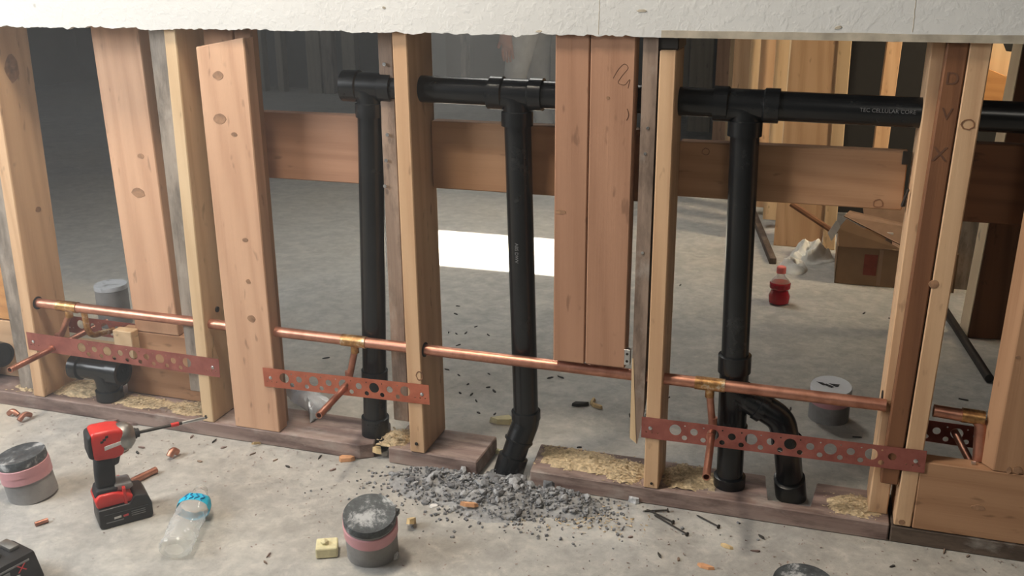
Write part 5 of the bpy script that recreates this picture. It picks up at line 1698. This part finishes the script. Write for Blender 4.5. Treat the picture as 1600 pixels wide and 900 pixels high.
for sd_, base, dirn, side in (('N', Vector(bmv['kpN'][0]), Vector((0.02, 0.0, -1)), Vector((-1, 0, 0))), ('F', Vector(bmv['kpF'][0]), Vector((-1, 0, -0.25)), Vector((0, 0, 1)))):
    dirn.normalize()
    for f_, (off, ln) in enumerate(((0.027, 0.066), (0.009, 0.074), (-0.009, 0.070), (-0.026, 0.054))):
        a_ = base + side * off
        for s_ in (0, 1, 2):
            nm = 'f%s%d%d' % (sd_, f_, s_)
            bend = Vector((0, 0.012 * s_ * s_ / 2, 0)) if sd_ == 'N' else Vector((0, 0, -0.010 * s_ * s_ / 2))
            bmv[nm] = (tuple(a_ + dirn * (0.012 + ln * s_ / 2) + bend), (0.0095, 0.0088, 0.0075)[s_])
            ed.append((('kp' + sd_) if s_ == 0 else 'f%s%d%d' % (sd_, f_, s_ - 1), nm))
    pal = Vector(bmv['pa' + sd_][0])
    bmv['t%s0' % sd_] = (tuple(pal + side * 0.036 + dirn * 0.005), 0.011); bmv['t%s1' % sd_] = (tuple(pal + side * 0.050 + dirn * 0.045), 0.0095)
    ed += [('pa' + sd_, 't%s0' % sd_), ('t%s0' % sd_, 't%s1' % sd_)]
names = list(bmv)
me = bpy.data.meshes.new('person')
me.from_pydata([bmv[n][0] for n in names], [(names.index(a_), names.index(b_)) for a_, b_ in ed], [])
po = bpy.data.objects.new('person_tmp', me)
COL.objects.link(po)
mod = po.modifiers.new('skin', 'SKIN')
mod.use_smooth_shade = True
for i, n in enumerate(names):
    sv = me.skin_vertices[0].data[i]
    r_ = bmv[n][1]
    sv.radius = (r_, r_ * (1.15 if n in ('chest', 'upper', 'waist') else 1.0))
    sv.use_root = n == 'pelvis'
po.modifiers.new('sub', 'SUBSURF').levels = 2
dg = bpy.context.evaluated_depsgraph_get()
bmesh_me = bpy.data.meshes.new_from_object(po.evaluated_get(dg))
bpy.data.objects.remove(po)
for m_ in (M_SKIN, M_TROUS, M_ORANGE, M_VEST, M_BOOT, M_HAIR):
    bmesh_me.materials.append(m_)
for p in bmesh_me.polygons:
    c_ = p.center
    p.use_smooth = True
    arm = c_.z > 0.52 and abs(c_.y) > (0.185 if c_.z < 0.90 else 0.155)
    if c_.z < 0.13:
        mi = 4
    elif arm and (c_.z < 0.99 if c_.y < 0 else c_.x < -0.26):
        mi = 0
    elif c_.z < 0.95 and not arm:
        mi = 1
    elif c_.z < 1.40:
        mi = 3 if abs(c_.y) < 0.15 and c_.z > 0.92 else 2
    elif c_.z > 1.56 or (c_.x > -0.25 and c_.z > 1.46):
        mi = 5
    else:
        mi = 0
    p.material_index = mi
pe_ = bpy.data.objects.new('person', bmesh_me)
COL.objects.link(pe_)
mzz = min(v.co.z for v in bmesh_me.vertices)
pe_.location = (PX0, PY0, -mzz + 0.001)
tag(pe_, 'person in grey trousers and yellow vest standing behind the framing, hand hanging at the thigh', 'person')
for yy in (-0.032, 0.032):
    bm = nb(); bmesh.ops.create_icosphere(bm, subdivisions=2, radius=0.011)
    bmesh.ops.translate(bm, verts=bm.verts, vec=Vector((PX0, PY0, -mzz)) + hd + Vector((-0.080, yy, 0.012)))
    obj('eye', bm, M_WHITE, pe_, smooth=True)
    bm = nb(); ncube(bm, Vector((PX0, PY0, -mzz)) + hd + Vector((0.005, yy * 2.75, 0.0)), (0.032, 0.014, 0.052), None, 0.005)
    obj('ear', bm, M_SKIN, pe_, smooth=True)
bm = nb(); ncube(bm, Vector((PX0, PY0, -mzz)) + hd + Vector((-0.094, 0, -0.052)), (0.010, 0.040, 0.008), None, 0.003)
obj('mouth', bm, M_BOOT, pe_, smooth=True)

# ================================================================ haze volume added as a pale veil, denser to the left
bm = nb(); box(bm, -8.0, 5.0, -6.0, 8.0, -0.3, 3.2)
hz_m = bpy.data.materials.new('veil_volume')
hz_m.use_nodes = True
hz_m.node_tree.nodes.clear()
_o = hz_m.node_tree.nodes.new('ShaderNodeOutputMaterial')
_v = hz_m.node_tree.nodes.new('ShaderNodeVolumeScatter')
_v.inputs['Color'].default_value = (0.93, 0.96, 1.0, 1)
_g = hz_m.node_tree.nodes.new('ShaderNodeNewGeometry')
_s = hz_m.node_tree.nodes.new('ShaderNodeSeparateXYZ')
_r = hz_m.node_tree.nodes.new('ShaderNodeMapRange')
_r.interpolation_type = 'SMOOTHSTEP'
for _k, _q in (('From Min', 0.1), ('From Max', -1.6), ('To Min', 0.002), ('To Max', 0.062)):
    _r.inputs[_k].default_value = _q
hz_m.node_tree.links.new(_g.outputs['Position'], _s.inputs[0])
hz_m.node_tree.links.new(_s.outputs['X'], _r.inputs['Value'])
hz_m.node_tree.links.new(_r.outputs[0], _v.inputs['Density'])
_v.inputs['Anisotropy'].default_value = 0.2
hz_m.node_tree.links.new(_v.outputs[0], _o.inputs['Volume'])
obj('veil_haze', bm, hz_m, label='added haze volume imitating a pale veil, denser to the left', cat='haze', kind='stuff')
